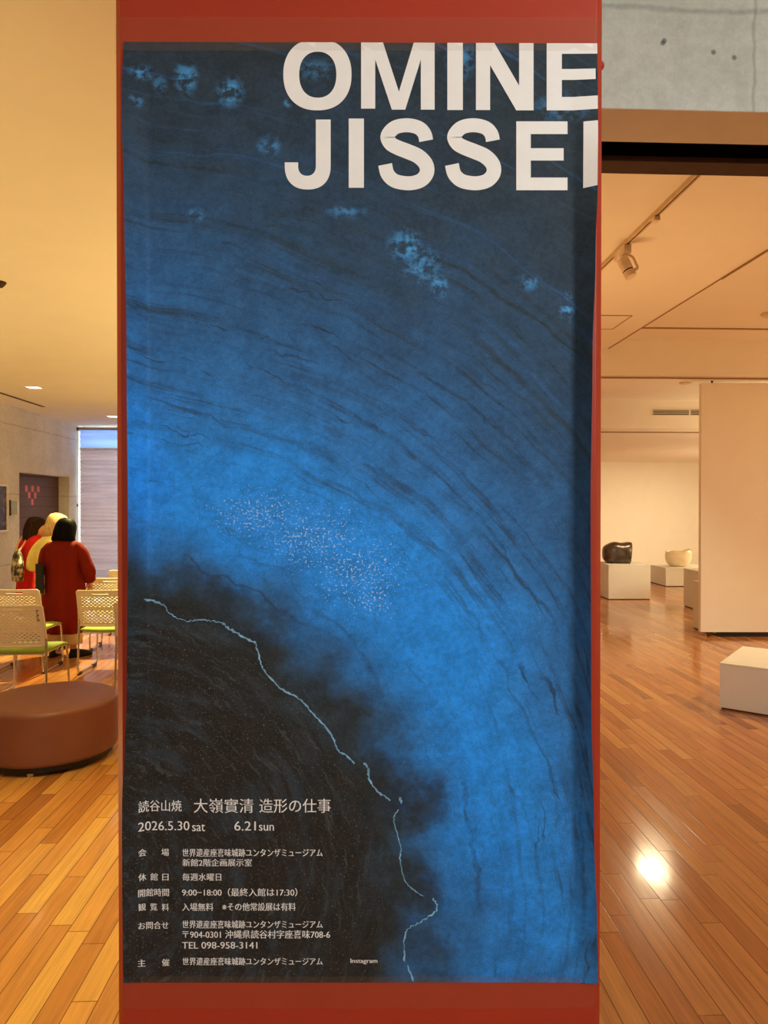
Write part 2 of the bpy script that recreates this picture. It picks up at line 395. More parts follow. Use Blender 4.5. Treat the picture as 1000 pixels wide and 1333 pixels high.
def poster_mat():
    g = G('printed_poster'); uv = g.coord('UV'); u, v, _ = g.sep(uv)          # units of 100 px of the print, v downward
    u = g.m('MULTIPLY', u, 10.0); v = g.m('MULTIPLY', v, 20.0)
    uvw = g.comb(u, v)
    dx = g.m('SUBTRACT', u, 1.1); dy = g.m('SUBTRACT', 11.6, v)
    r0 = g.m('SQRT', g.m('ADD', g.m('MULTIPLY', dx, dx), g.m('MULTIPLY', dy, dy)))
    th = g.m('ARCTAN2', dy, dx)
    big = g.mr(g.noise(uvw, 0.45, 3), 0.3, 0.7, -0.28, 0.28)
    blot = g.mr(g.noise(uvw, 1.1, 4, 0.6), 0.3, 0.7, -0.24, 0.24)
    low = g.mr(th, 0.55, -0.15, 0.0, -0.18)
    r = g.m('ADD', g.m('ADD', r0, big), g.m('ADD', blot, low))
    LI = (0.88, 0.84, 0.77)
    def K(c): return tuple(min(1, max(0.002, a - 0.004) / b) for a, b in zip(lin(c), LI))
    base = g.ramp(g.m('DIVIDE', r, 12.0), [(0.0, K((46, 43, 40))), (0.20, K((46, 42, 38))), (0.31, K((46, 44, 41))), (0.335, K((50, 60, 66))), (0.365, K((52, 84, 116))), (0.395, K((50, 112, 172))),
        (0.44, K((46, 134, 216))), (0.495, K((48, 132, 208))), (0.57, K((52, 112, 170))), (0.65, K((50, 92, 134))), (0.75, K((49, 75, 100))), (0.84, K((47, 63, 78))), (0.95, K((46, 56, 62)))])
    # streaks that run round the centre
    pol = g.comb(g.m('MULTIPLY', r0, 2.6), g.m('MULTIPLY', th, 2.0), 0.0)
    s1 = g.noise(pol, 1.6, 6, 0.62, 0.4)
    rj = g.m('ADD', r0, g.m('MULTIPLY', blot, 0.35))
    pol2 = g.comb(g.m('MULTIPLY', rj, 9.0), g.m('MULTIPLY', th, 3.0), 2.0)
    s2 = g.noise(pol2, 1.0, 3, 0.55)
    s3 = g.noise(g.comb(g.m('MULTIPLY', g.m('ADD', r0, g.m('MULTIPLY', big, 0.25)), 7.0), g.m('MULTIPLY', th, 2.0), 5.0), 1.0, 5, 0.65, 0.35)
    s4 = g.noise(g.comb(g.m('MULTIPLY', rj, 17.0), g.m('MULTIPLY', th, 5.5), 9.0), 1.0, 3, 0.6, 0.3)
    outer = g.mr(r0, 4.2, 5.6); calm = g.mr(r0, 5.2, 6.8, 0.22, 1.0)
    dark = K((48, 60, 70))
    f1 = g.m('MULTIPLY', g.m('MULTIPLY', g.mr(s1, 0.52, 0.74, 0.0, 0.5), outer), calm)
    c = g.mix(f1, base, dark)
    f3 = g.m('MULTIPLY', g.m('MULTIPLY', g.mr(s3, 0.50, 0.64, 0.0, 0.78), outer), g.m('MULTIPLY', calm, g.mr(g.noise(uvw, 1.5, 4, 0.65), 0.36, 0.60, 0.15, 1.0)))
    c = g.mix(f3, c, K((48, 60, 68)))
    f2 = g.m('MULTIPLY', g.m('MULTIPLY', g.mr(s2, 0.60, 0.72, 0.0, 0.8), outer), g.mr(g.noise(uvw, 0.9, 2), 0.42, 0.6))
    c = g.mix(f2, c, K((48, 58, 64)))
    f4 = g.m('MULTIPLY', g.m('MULTIPLY', g.mr(s4, 0.62, 0.70, 0.0, 0.8), outer), g.mr(g.noise(uvw, 1.3, 2), 0.46, 0.6))
    c = g.mix(f4, c, K((46, 56, 60)))
    c = g.mix(g.m('MULTIPLY', g.mr(s3, 0.45, 0.30, 0.0, 0.35), g.mr(r0, 5.5, 7.5)), c, K((56, 104, 156)))
    # a few long grooves
    wob = g.mr(g.noise(g.comb(g.m('MULTIPLY', th, 6.0), r0), 1.0, 4), 0.3, 0.7, -0.10, 0.10)
    for rr, w, a0, a1, k in ((9.5, 0.055, 0.75, 1.15, 0.85), (8.05, 0.045, 0.72, 1.1, 0.6), (9.55, 0.05, 1.3, 1.6, 0.75), (10.35, 0.05, 0.72, 0.98, 0.7),
                             (7.0, 0.04, 0.45, 0.9, 0.6), (6.2, 0.04, 0.15, 0.75, 0.55), (4.72, 0.05, 0.55, 0.95, 0.7), (4.5, 0.04, 0.8, 1.35, 0.6), (4.85, 0.035, 0.85, 1.2, 0.45), (6.55, 0.05, -0.1, 0.3, 0.5), (5.1, 0.06, -0.1, 0.35, 0.6)):
        d = g.m('ABSOLUTE', g.m('SUBTRACT', g.m('ADD', r0, wob), rr))
        f = g.m('MULTIPLY', g.mr(d, 0.0, w, k, 0.0), g.m('MULTIPLY', g.mr(th, a0, a0 + 0.12), g.mr(th, a1, a1 - 0.12)))
        f = g.m('MULTIPLY', f, g.mr(s2, 0.3, 0.55, 0.35, 1.0))
        c = g.mix(f, c, K((46, 56, 60)))
    # dark blots along the inner rim
    for bx, by, br, k in ((3.45, 8.55, 0.6, 0.7), (2.75, 8.05, 0.7, 0.6), (4.95, 9.95, 0.5, 0.7), (5.2, 10.4, 0.6, 0.7), (5.5, 10.45, 0.4, 0.5), (5.55, 11.55, 0.5, 0.7), (4.0, 9.1, 0.4, 0.5), (1.9, 7.7, 0.4, 0.35), (5.3, 12.3, 0.5, 0.4)):
        d = g.m('SQRT', g.m('ADD', g.m('POWER', g.m('SUBTRACT', u, bx), 2.0), g.m('POWER', g.m('SUBTRACT', v, by), 2.0)))
        d = g.m('ADD', d, g.m('MULTIPLY', blot, 0.8))
        c = g.mix(g.mr(d, br * 0.25, br, k, 0.0), c, K((46, 48, 45)))
    # bright band
    for bx, by, br, k in ((4.6, 7.35, 1.35, 0.85), (5.9, 8.6, 1.3, 0.8), (3.3, 6.5, 1.25, 0.8), (1.9, 6.5, 1.0, 0.7), (6.5, 9.9, 0.9, 0.5), (5.2, 8.0, 1.1, 0.6)):
        d = g.m('SQRT', g.m('ADD', g.m('POWER', g.m('SUBTRACT', u, bx), 2.0), g.m('POWER', g.m('SUBTRACT', v, by), 2.0)))
        c = g.mix(g.m('MULTIPLY', g.mr(d, 0.0, br, k, 0.0), g.mr(s2, 0.72, 0.5, 0.5, 1.0)), c, K((44, 138, 222)))
    # pale blue scrapes
    nsp = g.noise(uvw, 7.0, 4, 0.6); tot = None
    for bx, by, bw_, bh, k in ((2.42, 1.0, 0.16, 0.24, 1), (3.0, 1.2, 0.18, 0.2, 1), (1.86, 0.95, 0.18, 0.1, 0.9), (2.08, 1.1, 0.1, 0.12, 0.7), (1.78, 1.34, 0.1, 0.1, 0.6), (5.28, 3.2, 0.24, 0.22, 1.1), (5.48, 3.45, 0.28, 0.25, 0.7),
            (5.72, 3.72, 0.12, 0.16, 1.1), (7.38, 4.0, 0.1, 0.2, 1), (6.88, 3.68, 0.16, 0.12, 0.7), (2.55, 2.8, 0.12, 0.1, 0.7), (3.75, 1.34, 0.06, 0.06, 0.9), (3.5, 1.9, 0.16, 0.14, 0.7), (6.0, 0.75, 0.2, 0.3, 0.6), (4.05, 0.9, 0.4, 0.15, 0.4), (7.3, 1.4, 0.4, 0.2, 0.45), (4.5, 2.75, 0.3, 0.1, 0.5)):
        d = g.m('SQRT', g.m('ADD', g.m('POWER', g.m('DIVIDE', g.m('SUBTRACT', u, bx), bw_), 2.0), g.m('POWER', g.m('DIVIDE', g.m('SUBTRACT', v, by), bh), 2.0)))
        t = g.mr(d, 0.1, 1.3, k, 0.0); tot = t if tot is None else g.m('MAXIMUM', tot, t)
    f = g.m('MULTIPLY', tot, g.mr(nsp, 0.42, 0.60))
    c = g.mix(g.m('MINIMUM', f, 1.0), c, K((74, 142, 192)))
    c = g.mix(g.m('MULTIPLY', g.m('MULTIPLY', g.mr(v, 10.6, 12.8, 0.0, 0.6), g.mr(r0, 4.4, 5.0)), g.mr(g.noise(uvw, 1.2, 3), 0.3, 0.65)), c, K((50, 80, 112)))
    mot = g.mr(g.noise(uvw, 3.2, 5, 0.7), 0.3, 0.7, 0.84, 1.16)
    c = g.mix(1.0, c, g.comb(mot, mot, mot), 'MULTIPLY')
    # white flecks
    fl = g.noise(uvw, 30.0, 2, 0.6)
    dm = None
    for bx, by, ba, bb in ((4.7, 7.45, 0.95, 0.75), (4.1, 7.0, 1.1, 0.7), (3.4, 6.7, 1.1, 0.55), (4.85, 7.75, 0.6, 0.5)):
        d = g.m('SQRT', g.m('ADD', g.m('POWER', g.m('DIVIDE', g.m('SUBTRACT', u, bx), ba), 2.0), g.m('POWER', g.m('DIVIDE', g.m('SUBTRACT', v, by), bb), 2.0)))
        t = g.mr(d, 0.0, 1.4, 1.0, 0.0); dm = t if dm is None else g.m('MAXIMUM', dm, t)
    thr = g.m('SUBTRACT', 0.74, g.m('MULTIPLY', dm, 0.18))
    f = g.m('MULTIPLY', g.mr(g.m('SUBTRACT', fl, thr), 0.0, 0.05), g.mr(dm, 0.02, 0.3))
    c = g.mix(g.m('MULTIPLY', f, 0.75), c, K((170, 196, 222)))
    # faint dust and scratches in the dark heart
    inner = g.mr(r0, 4.3, 3.4)
    ds = g.noise(uvw, 38.0, 2, 0.7)
    f = g.m('MULTIPLY', g.m('MULTIPLY', g.mr(ds, 0.60, 0.74), inner), 0.55)
    c = g.mix(f, c, K((150, 150, 142)))
    c = g.mix(g.m('MULTIPLY', g.m('MULTIPLY', g.mr(s4, 0.54, 0.70), inner), 0.40), c, K((84, 92, 92)))
    c = g.mix(g.m('MULTIPLY', g.m('MULTIPLY', g.mr(s1, 0.48, 0.68), inner), 0.55), c, K((58, 70, 76)))
    fine = g.mr(g.noise(uvw, 60.0, 2, 0.7), 0.25, 0.75, 0.80, 1.2)
    fine2 = g.mr(g.noise(uvw, 14.0, 4, 0.65), 0.25, 0.75, 0.86, 1.14)
    f = g.m('MULTIPLY', fine, fine2)
    c = g.mix(1.0, c, g.comb(f, f, f), 'MULTIPLY')
    return g.set(Base_Color=c, Roughness=0.6, Specular_IOR_Level=0.15)
M_poster = poster_mat()
LIW = (0.90, 0.84, 0.76)
M_ink = plain('white_print', (242, 242, 240), 0.55, var=0.015, scale=30, Specular_IOR_Level=0.3)
M_crack = plain('pale_blue_print', (120, 172, 206), 0.55, var=0.35, scale=60, Specular_IOR_Level=0.3)
bm = bmesh.new(); uvl = bm.loops.layers.uv.new('UVMap')
cols = [PL + (197 - PL) * i / 12 for i in range(12)] + [197 + (743 - 197) * i / 40 for i in range(40)] + [743 + (PR_ - 743) * i / 12 for i in range(13)]
NR = 90; grid = []; back = []
for j in range(NR + 1):
    row = []; rb = []
    for px in cols:
        t = j / NR; py = top_edge(px) * (1 - t) + PB * t
        row.append((bm.verts.new(surf(px, py)), px, py)); 
    grid.append(row)
for j in range(NR):
    for i in range(len(cols) - 1):
        q = (grid[j][i], grid[j+1][i], grid[j+1][i+1], grid[j][i+1])
        f = bm.faces.new([a[0] for a in q]); f.smooth = True
        for lp, a in zip(f.loops, q): lp[uvl].uv = (a[1] / 1000, a[2] / 2000)
def ribbon(bm, pts, w, lift=0.0004, mi=1):
    pts = [Vector((p[0], p[1], 0)) for p in pts]
    prev = None
    for i, p in enumerate(pts):
        d = (pts[min(i+1, len(pts)-1)] - pts[max(i-1, 0)]).normalized(); n = Vector((-d.y, d.x, 0))
        ww = w * random.uniform(0.35, 1.25)
        a = p + n * ww / 2; b = p - n * ww / 2
        cur = (bm.verts.new(surf(a.x, a.y, lift)), bm.verts.new(surf(b.x, b.y, lift)))
        if prev:
            f = bm.faces.new((prev[0], prev[1], cur[1], cur[0])); f.material_index = mi
        prev = cur
def crack(pts, w, jit=1.0):
    sp = smooth_path([(a, b, 0) for a, b in pts], 7)
    ribbon(bm, [(p.x + random.uniform(-jit, jit) * 0.8, p.y + random.uniform(-jit, jit) * 0.8) for p in sp], w)
crack([(187, 780), (203, 783), (215, 789)], 2.6)
crack([(215, 789), (222, 799), (240, 808), (258, 807), (275, 808), (290, 812)], 1.5, 1.6)
crack([(290, 811), (300, 819), (318, 829), (333, 837)], 3.2)
crack([(333, 838), (338, 857), (344, 873), (362, 893), (378, 903), (393, 912), (406, 928), (424, 946), (434, 962), (440, 977), (450, 983), (462, 994)], 2.2)
crack([(474, 993), (479, 1000), (481, 1015), (490, 1029), (500, 1036), (508, 1043)], 2.6)
crack([(520, 1038), (523, 1045)], 4.5)
crack([(519, 1054), (513, 1064), (517, 1085), (522, 1102), (521, 1120), (526, 1143), (537, 1157), (552, 1167)], 1.8)
crack([(563, 1170), (570, 1181), (563, 1190), (555, 1195), (541, 1203), (529, 1212), (526, 1228), (526, 1250)], 2.2, 1.6)
crack([(531, 1257), (538, 1277)], 2.6)
poster = obj('poster', bm, [M_poster, M_crack])
tag(poster, 'tall blue exhibition poster of swirling pottery glaze with large white letters', 'poster')

def flat_to_poster(bm, lift=0.0006):
    for v in bm.verts: v.co = surf(v.co.x, v.co.y, lift + v.co.z)
from mathutils.geometry import tessellate_polygon
def poly2d(bm, pts):
    vv = [bm.verts.new((x, y, 0)) for x, y in pts]
    if len(pts) == 4: bm.faces.new(vv); return
    for t in tessellate_polygon([[Vector((x, y, 0)) for x, y in pts]]): bm.faces.new([vv[i] for i in t])
def strip2d(bm, pts, wdt):
    prev = None; n = len(pts)
    for i, p in enumerate(pts):
        d = (pts[min(i+1, n-1)] - pts[max(i-1, 0)]).normalized(); q = Vector((-d.y, d.x, 0)); w = wdt[i] if isinstance(wdt, list) else wdt
        cur = (bm.verts.new(p + q*w/2), bm.verts.new(p - q*w/2))
        if prev: bm.faces.new((prev[0], prev[1], cur[1], cur[0]))
        prev = cur
ZX = lambda x: 340 + x / 2.174
ZY = lambda y: 30 + y / 2.175
def zp(pts): return [(ZX(x), ZY(y)) for x, y in pts]
def letter(name, build):
    bm = bmesh.new(); build(bm)
    for v in bm.verts:                              # the sheet ends at its own upper and right edges
        v.co.x = min(v.co.x, PR_ - 0.3); v.co.y = max(v.co.y, top_edge(v.co.x) + 0.2)
    if max(v.co.x for v in bm.verts) > 735:
        for yy in range(60, 260, 5):
            bmesh.ops.bisect_plane(bm, geom=bm.verts[:] + bm.edges[:] + bm.faces[:], plane_co=(0, yy, 0), plane_no=(0, 1, 0))
    for xx in (735, 741, 744, 746, 748, 750, 752, 755, 759, 764, 769, 773):
        bmesh.ops.bisect_plane(bm, geom=bm.verts[:] + bm.edges[:] + bm.faces[:], plane_co=(xx, 0, 0), plane_no=(1, 0, 0))
    flat_to_poster(bm, 0.0009)
    return obj(name, bm, M_ink, poster)
def L_O(bm):
    N = 72; out = []; inn = []
    for k in range(N):
        a = 2*PI*k/N; c, s = math.cos(a), math.sin(a); e = 2 / 2.25
        sc = math.copysign(abs(c)**e, c); ss = math.copysign(abs(s)**e, s)
        out.append((159.5 + 96.5*sc, 146.5 + 101.5*ss)); inn.append((160.5 + 52.5*sc, 147 + 65*ss))
    vo = [bm.verts.new((ZX(x), ZY(y), 0)) for x, y in out]; vi = [bm.verts.new((ZX(x), ZY(y), 0)) for x, y in inn]
    for k in range(N): bm.faces.new((vo[k], vo[(k+1) % N], vi[(k+1) % N], vi[k]))
def P(*polys):
    def f(bm):
        for p in polys: poly2d(bm, zp(p))
    return f
def rect(x0, y0, x1, y1): return [(x0, y0), (x1, y0), (x1, y1), (x0, y1)]
def L_S(dx):
    def f(bm):
        pts = [(467, 334), (462, 314), (445, 297), (412, 290), (378, 297), (358, 320), (366, 341), (386, 353), (414, 364), (445, 378), (466, 400), (469, 424), (456, 443), (436, 452), (410, 454), (378, 447), (358, 428), (351, 401)]
        sp = smooth_path([(ZX(x + dx), ZY(y), 0) for x, y in pts], 7)
        n = len(sp); wd = []
        for i in range(n):
            t = i / (n - 1); wd.append((39.5 + 3.0 * math.exp(-((t - 0.5) / 0.16)**2)) / 2.174)
        strip2d(bm, sp, wd)
    return f
def L_J(bm):
    poly2d(bm, zp(rect(155, 274, 197, 405)))
    out = []; inn = []
    for k in range(25):
        a = PI * k / 24
        e = 2 / 2.3; c, s = math.cos(a), math.sin(a); sc = math.copysign(abs(c)**e, c); ss = abs(s)**e
        out.append((132 + 65*sc, 405 + 67*ss)); inn.append((130 + 25*sc, 405 + 28*ss))
    vo = [bm.verts.new((ZX(x), ZY(y), 0)) for x, y in out]; vi = [bm.verts.new((ZX(x), ZY(y), 0)) for x, y in inn]
    for k in range(24): bm.faces.new((vo[k], vi[k], vi[k+1], vo[k+1]))
    poly2d(bm, zp(rect(67, 395, 105, 405)))
letter('title_letter', L_O)
letter('title_letter', P([(283, 50), (345, 50), (390, 195), (432, 50), (491, 50), (491, 246), (452, 246), (452, 104), (408, 246), (370, 246), (323, 104), (323, 243), (283, 243)]))
letter('title_letter', P(rect(527, 50, 571, 247)))
letter('title_letter', P([(608, 50), (660, 50), (730, 178), (730, 50), (771, 50), (771, 248), (722, 248), (648, 120), (648, 247), (608, 247)]))
letter('title_letter', P(rect(808, 50, 851, 248), rect(851, 50, 960, 88), rect(851, 131, 945, 162), rect(851, 210, 960, 248)))
letter('title_letter', L_J)
letter('title_letter', P(rect(248, 271, 291, 467)))
letter('title_letter', L_S(0)); letter('title_letter', L_S(189))
letter('title_letter', P(rect(722, 279, 763, 474), rect(763, 279, 867, 315), rect(763, 355, 856, 390), rect(763, 438, 867, 474)))
letter('title_letter', P(rect(911, 282, 962, 474)))

FONT_CACHE = {}
def text_mesh(s, off):
    cu = bpy.data.curves.new('txt', 'FONT'); cu.body = s; cu.offset = off; cu.resolution_u = 3
    o = bpy.data.objects.new('txt', cu); C.objects.link(o)
    dg = bpy.context.evaluated_depsgraph_get()
    me = bpy.data.meshes.new_from_object(o.evaluated_get(dg))
    bpy.data.objects.remove(o); bpy.data.curves.remove(cu)
    return me
def print_text(bm, s, x0, y0, x1, y1, off=-0.006):
    me = text_mesh(s, off)
    xs = [v.co.x for v in me.vertices]; ys = [v.co.y for v in me.vertices]
    ax, bx, ay, by = min(xs), max(xs), min(ys), max(ys)
    sx = (x1 - x0) / (bx - ax); sy_ = (y1 - y0) / (by - ay)
    for dx in (-0.22, 0.22):                         # thicker uprights than level strokes
        vv = [bm.verts.new((x0 + (v.co.x - ax) * sx + dx, y1 - (v.co.y - ay) * sy_, 0.0002 if dx > 0 else 0.0)) for v in me.vertices]
        for p in me.polygons:
            try: bm.faces.new([vv[i] for i in p.vertices])
            except ValueError: pass
    bpy.data.meshes.remove(me)
def caption(name, *entries, off=-0.006):
    for e in entries:
        bm = bmesh.new(); print_text(bm, *e, off=off); flat_to_poster(bm, 0.0005); obj(name, bm, M_ink, poster)
MUS = '世界遺産座喜味城跡ユンタンザミュージアム'
caption('heading_lettering', ('読谷山焼', 181, 1041.3, 236.6, 1056), ('大嶺實清', 252.6, 1039.3, 330, 1058), ('造形の仕事', 338, 1039.6, 430.6, 1057.8))
caption('date_lettering', ('2026.5.30', 180.8, 1068.8, 246.6, 1080.6), ('sat', 250.4, 1072.6, 267, 1081.8), ('6.21', 305.4, 1069, 333, 1081), ('sun', 337.4, 1073.6, 356.6, 1081.2))
caption('venue_lettering', ('会', 181, 1104, 190.6, 1113.5), ('場', 210.4, 1104.6, 220, 1114), (MUS, 237.6, 1104.6, 420, 1115), ('新館2階企画展示室', 237.8, 1117.8, 328, 1127.5))
caption('closing_day_lettering', ('休', 181, 1136, 190.6, 1145.6), ('館', 196, 1136.4, 205.4, 1146), ('日', 211.6, 1137.4, 219.4, 1146), ('毎週水曜日', 237.6, 1136.6, 288, 1146.4))
caption('opening_hours_lettering', ('開館時間', 180.8, 1156.4, 220, 1166.4), ('9:00−18:00（最終入館は17:30）', 237.3, 1156, 387, 1166.6))
caption('admission_lettering', ('観', 180.8, 1175, 190, 1184.6), ('覧', 196, 1175.6, 204.8, 1185), ('料', 211, 1176, 220, 1185.6), ('入場無料', 237.3, 1175.4, 277.8, 1185.6), ('※その他常設展は有料', 289.6, 1175, 385, 1185.4))
caption('enquiry_lettering', ('お問合せ', 180.8, 1199.4, 219.4, 1209), (MUS, 237.6, 1198, 420, 1208.2), ('〒904-0301 沖縄県読谷村字座喜味708-6', 238, 1210.6, 429.6, 1221.4), ('TEL 098-958-3141', 237.3, 1226, 335, 1234.6))
caption('organiser_lettering', ('主', 179.8, 1248, 189.6, 1257.4), ('催', 211, 1248, 220.6, 1257.4), (MUS, 237.8, 1246.2, 420, 1256.2))
caption('account_lettering', ('Instagram', 456.6, 1247.6, 491.2, 1255))

# clear tape over the poster's upper and lower edges
def tape(name, label, rows, alpha, x0, x1, wrap, bumpy):
    bm = bmesh.new(); last = None
    L = []
    if wrap: L += [('l', 0), ('l', 1)]
    n = 48
    L += [('f', x0 + (x1 - x0) * i / n) for i in range(n + 1)]
    if wrap: L += [('r', 1), ('r', 0)]
    def pt(kind, q, py):
        if kind == 'f':
            p = at(q, py, POST_Y - 0.0012)
            p.y -= 0.0006 * bumpy * (math.sin(q*0.19 + py*0.3) + math.sin(q*0.071 + 2 + py*0.2))
            return p
        s = -1 if kind == 'l' else 1; xe = (xl if s < 0 else xr)
        z = at(xe * 924 / PY + 500, py, PY).z
        o = 0.0012
        if q == 1: return Vector((xe + s*0.001, PY - o, z))
        return Vector((xe + s*(ch + 0.0006), PY + ch - 0.002, z))
    for kind, q in L:
        cur = [bm.verts.new(pt(kind, q, py)) for py in rows]
        if last:
            for a in range(len(rows) - 1): bm.faces.new((last[a], last[a+1], cur[a+1], cur[a]))
        last = cur
    g = G('clear_tape'); tr = g.new('ShaderNodeBsdfTransparent')
    mx = g.new('ShaderNodeMixShader'); mx.inputs[0].default_value = alpha
    g.bump(g.noise(g.coord(), 40.0, 3), 0.35 if bumpy > 1 else 0.1, 0.004)
    g.set(Base_Color=lin((176, 136, 100)), Roughness=0.5, Specular_IOR_Level=0.3)
    g.nt.links.new(tr.outputs[0], mx.inputs[1]); g.nt.links.new(g.b.outputs[0], mx.inputs[2])
    g.nt.links.new(mx.outputs[0], g.nt.nodes['Material Output'].inputs['Surface'])
    return tag(obj(name, bm, g.mat, None, True), label, 'tape')
tape('tape_strip', 'wide clear tape strip across the poster top, wrapped round both pillar edges', [22.5, 33, 44, 55, 66], 0.085, 160, 776.5, True, 0.6)
tape('tape_strip', 'wide clear tape strip along the poster bottom edge, slightly wrinkled', [1271, 1282, 1292, 1302, 1312.5], 0.085, 160.5, 774, False, 2.0)

# ------------------------------------------------------------------ hall: door, papers, sign, photograph, blind
DR = LEFT_X - 0.16
g = G('brown_shutter'); co = g.coord(); x, y, z = g.sep(co)
fr = g.m('FRACT', g.m('MULTIPLY', z, 1 / 0.145)); ln = g.mr(g.m('ABSOLUTE', g.m('SUBTRACT', fr, 0.5)), 0.44, 0.5)
c = g.mix(ln, lin((84, 58, 44)), lin((44, 29, 22)))
g.bump(g.m('MULTIPLY', ln, -1.0), 0.4, 0.01)
M_shutter = g.set(Base_Color=c, Roughness=0.5)
struct('door_1', mbox(((DR - 0.05, door_a.y, 0), (DR, door_b.y, DZ))), M_shutter, 'dark brown slatted shutter door in the concrete wall')
struct('trim_8', mbox(((LEFT_X - 0.13, door_a.y, DZ - 0.02), (LEFT_X - 0.01, door_b.y, DZ)), ), M_conc)
M_pink = plain('pink_paper', (206, 112, 112), 0.8)
rows = [((34, 636), (42, 636.2), (49.5, 636.6)), ((37.8, 644.5), (45.5, 644.8)), ((41.8, 653.5),)]
names = [['top row, nearest the jamb sign', 'top row, middle of three', 'top row, farthest from the jamb sign'], ['second row, first of the pair', 'second row, second of the pair'], ['single one at the bottom point']]
for ra, rn in zip(rows, names):
    for (px, py), nm in zip(ra, rn):
        p = onx(px, py, DR)
        o = obj('paper_slip', mbox(((0, -0.038, -0.042), (0.003, 0.038, 0.042))), M_pink, None, loc=bw(DR + 0.001, p.y, p.z), rot=(0, 0, YAW))
        tag(o, 'small pink paper on the brown shutter, ' + nm, 'paper', 'pink papers in a triangle on the shutter')
# sign plate
p = onx(17, 661, LEFT_X)
sg = thing('wall_sign', 'small pale green sign plate on concrete wall beside the shutter', 'sign', bw(LEFT_X, p.y, p.z), YAW)
M_green = plain('pale_green_acrylic', (150, 165, 140), 0.25)
M_txt = plain('faint_print', (88, 104, 92), 0.6)
obj('plate', mbox(((0.008, -0.075, -0.085), (0.014, 0.085, 0.085))), M_green, sg, bevel=0.002)
obj('bracket', mbox(((0.0, -0.10, -0.10), (0.014, -0.08, 0.10))), M_brown, sg)
obj('bracket_arm', mbox(((0.0, -0.08, 0.07), (0.008, 0.06, 0.082))), M_brown, sg); obj('bracket_arm', mbox(((0.0, -0.08, -0.082), (0.008, 0.06, -0.07))), M_brown, sg)
# framed photograph
a = onx(7.5, 631, LEFT_X); b = onx(7.5, 692, LEFT_X); y_r = a.y; y_l = a.y - 0.62; h = a.z - b.z
pf = thing('framed_photograph', 'dark photograph in a thin white frame on concrete wall, cut by left edge', 'picture', bw(LEFT_X, (y_r + y_l) / 2, b.z), YAW)
w = (y_r - y_l) / 2; t = 0.022
M_frame = plain('white_frame', (232, 228, 218), 0.5)
obj('frame', mbox(((0, -w, 0), (0.03, w, t)), ((0, -w, h - t), (0.03, w, h)), ((0, -w, t), (0.03, -w + t, h - t)), ((0, w - t, t), (0.03, w, h - t))), M_frame, pf)
g = G('dark_photograph'); n = g.noise(g.coord(), 14.0, 5, 0.65)
M_photo = g.set(Base_Color=g.ramp(n, [(0.35, lin((26, 22, 24))), (0.55, lin((62, 50, 48))), (0.68, lin((120, 104, 96)))]), Roughness=0.25)
obj('print', mbox(((0.003, -w + t, t), (0.015, w - t, h - t))), M_photo, pf)

# pleated blind
BX0 = ony(104.5, 600, WIN_Y).x; BX1 = -1.0
zt = ony(120, 556.5, WIN_Y).z; zh = ony(120, 560, WIN_Y).z; zm = ony(120, 585, WIN_Y).z; zb = 0.13
bl = thing('pleated_blind', 'tall pleated blind, sheer blue top and grey mauve body, before the window', 'blind', bw((BX0 + BX1) / 2, WIN_Y, 0), YAW)
hx = (BX1 - BX0) / 2
def fabric(name, rgb, tl, rgbt):
    g = G(name); d = g.new('ShaderNodeBsdfDiffuse'); t_ = g.new('ShaderNodeBsdfTranslucent'); mx = g.new('ShaderNodeMixShader')
    x, y, z = g.sep(g.coord())
    n = g.noise(g.comb(g.m('MULTIPLY', x, 0.7), y, g.m('MULTIPLY', z, 12.0)), 1.0, 4)
    f = g.mr(n, 0.3, 0.7, 0.84, 1.1)
    c1 = g.mix(1.0, lin(rgb), g.comb(f, f, f), 'MULTIPLY'); c2 = g.mix(1.0, lin(rgbt), g.comb(f, f, f), 'MULTIPLY')
    g.put(d.inputs[0], c1); g.put(t_.inputs[0], c2); mx.inputs[0].default_value = tl
    g.nt.links.new(d.outputs[0], mx.inputs[1]); g.nt.links.new(t_.outputs[0], mx.inputs[2])
    g.nt.links.new(mx.outputs[0], g.nt.nodes['Material Output'].inputs['Surface']); return g.mat
M_sheer = fabric('sheer_fabric', (200, 205, 212), 0.62, (128, 160, 222))
M_opaque = fabric('mauve_fabric', (206, 186, 176), 0.16, (200, 190, 200))
def pleats(z0, z1, pitch):
    bm = bmesh.new(); n = max(2, int((z1 - z0) / pitch) * 2); prev = None
    for i in range(n + 1):
        z = z0 + (z1 - z0) * i / n; y = (0.012 if i % 2 else -0.012) + random.uniform(-0.003, 0.003)
        cur = (bm.verts.new((-hx, y, z)), bm.verts.new((hx, y, z)))
        if prev: bm.faces.new((prev[0], prev[1], cur[1], cur[0]))
        prev = cur
    return bm
M_rail = plain('blind_rail_grey', (150, 148, 140), 0.4)
obj('head_rail', mbox(((-hx - 0.02, -0.03, zh), (hx, 0.03, zt))), M_rail, bl)
obj('end_cap', mbox(((-hx - 0.05, -0.035, zh - 0.01), (-hx - 0.02, 0.035, zt))), plain('dark_grey_plastic', (70, 70, 68), 0.5), bl)
obj('sheer_panel', pleats(zm + 0.02, zh, 0.075), M_sheer, bl)
obj('middle_rail', mbox(((-hx, -0.018, zm - 0.012), (hx, 0.018, zm + 0.02))), plain('middle_rail_white', (212, 212, 214), 0.4), bl)
obj('fabric_panel', pleats(zb + 0.03, zm - 0.012, 0.06), M_opaque, bl)
obj('bottom_rail', mbox(((-hx, -0.02, zb), (hx, 0.02, zb + 0.03))), M_rail, bl)
bm = bmesh.new(); tube(bm, [(-hx - 0.03, -0.045, zh), (-hx - 0.03, -0.045, 1.0)], 0.004, 6); ball(bm, (-hx - 0.03, -0.045, 1.62), (0.012, 0.012, 0.03), 2)
obj('pull_cord', bm, M_black, bl)

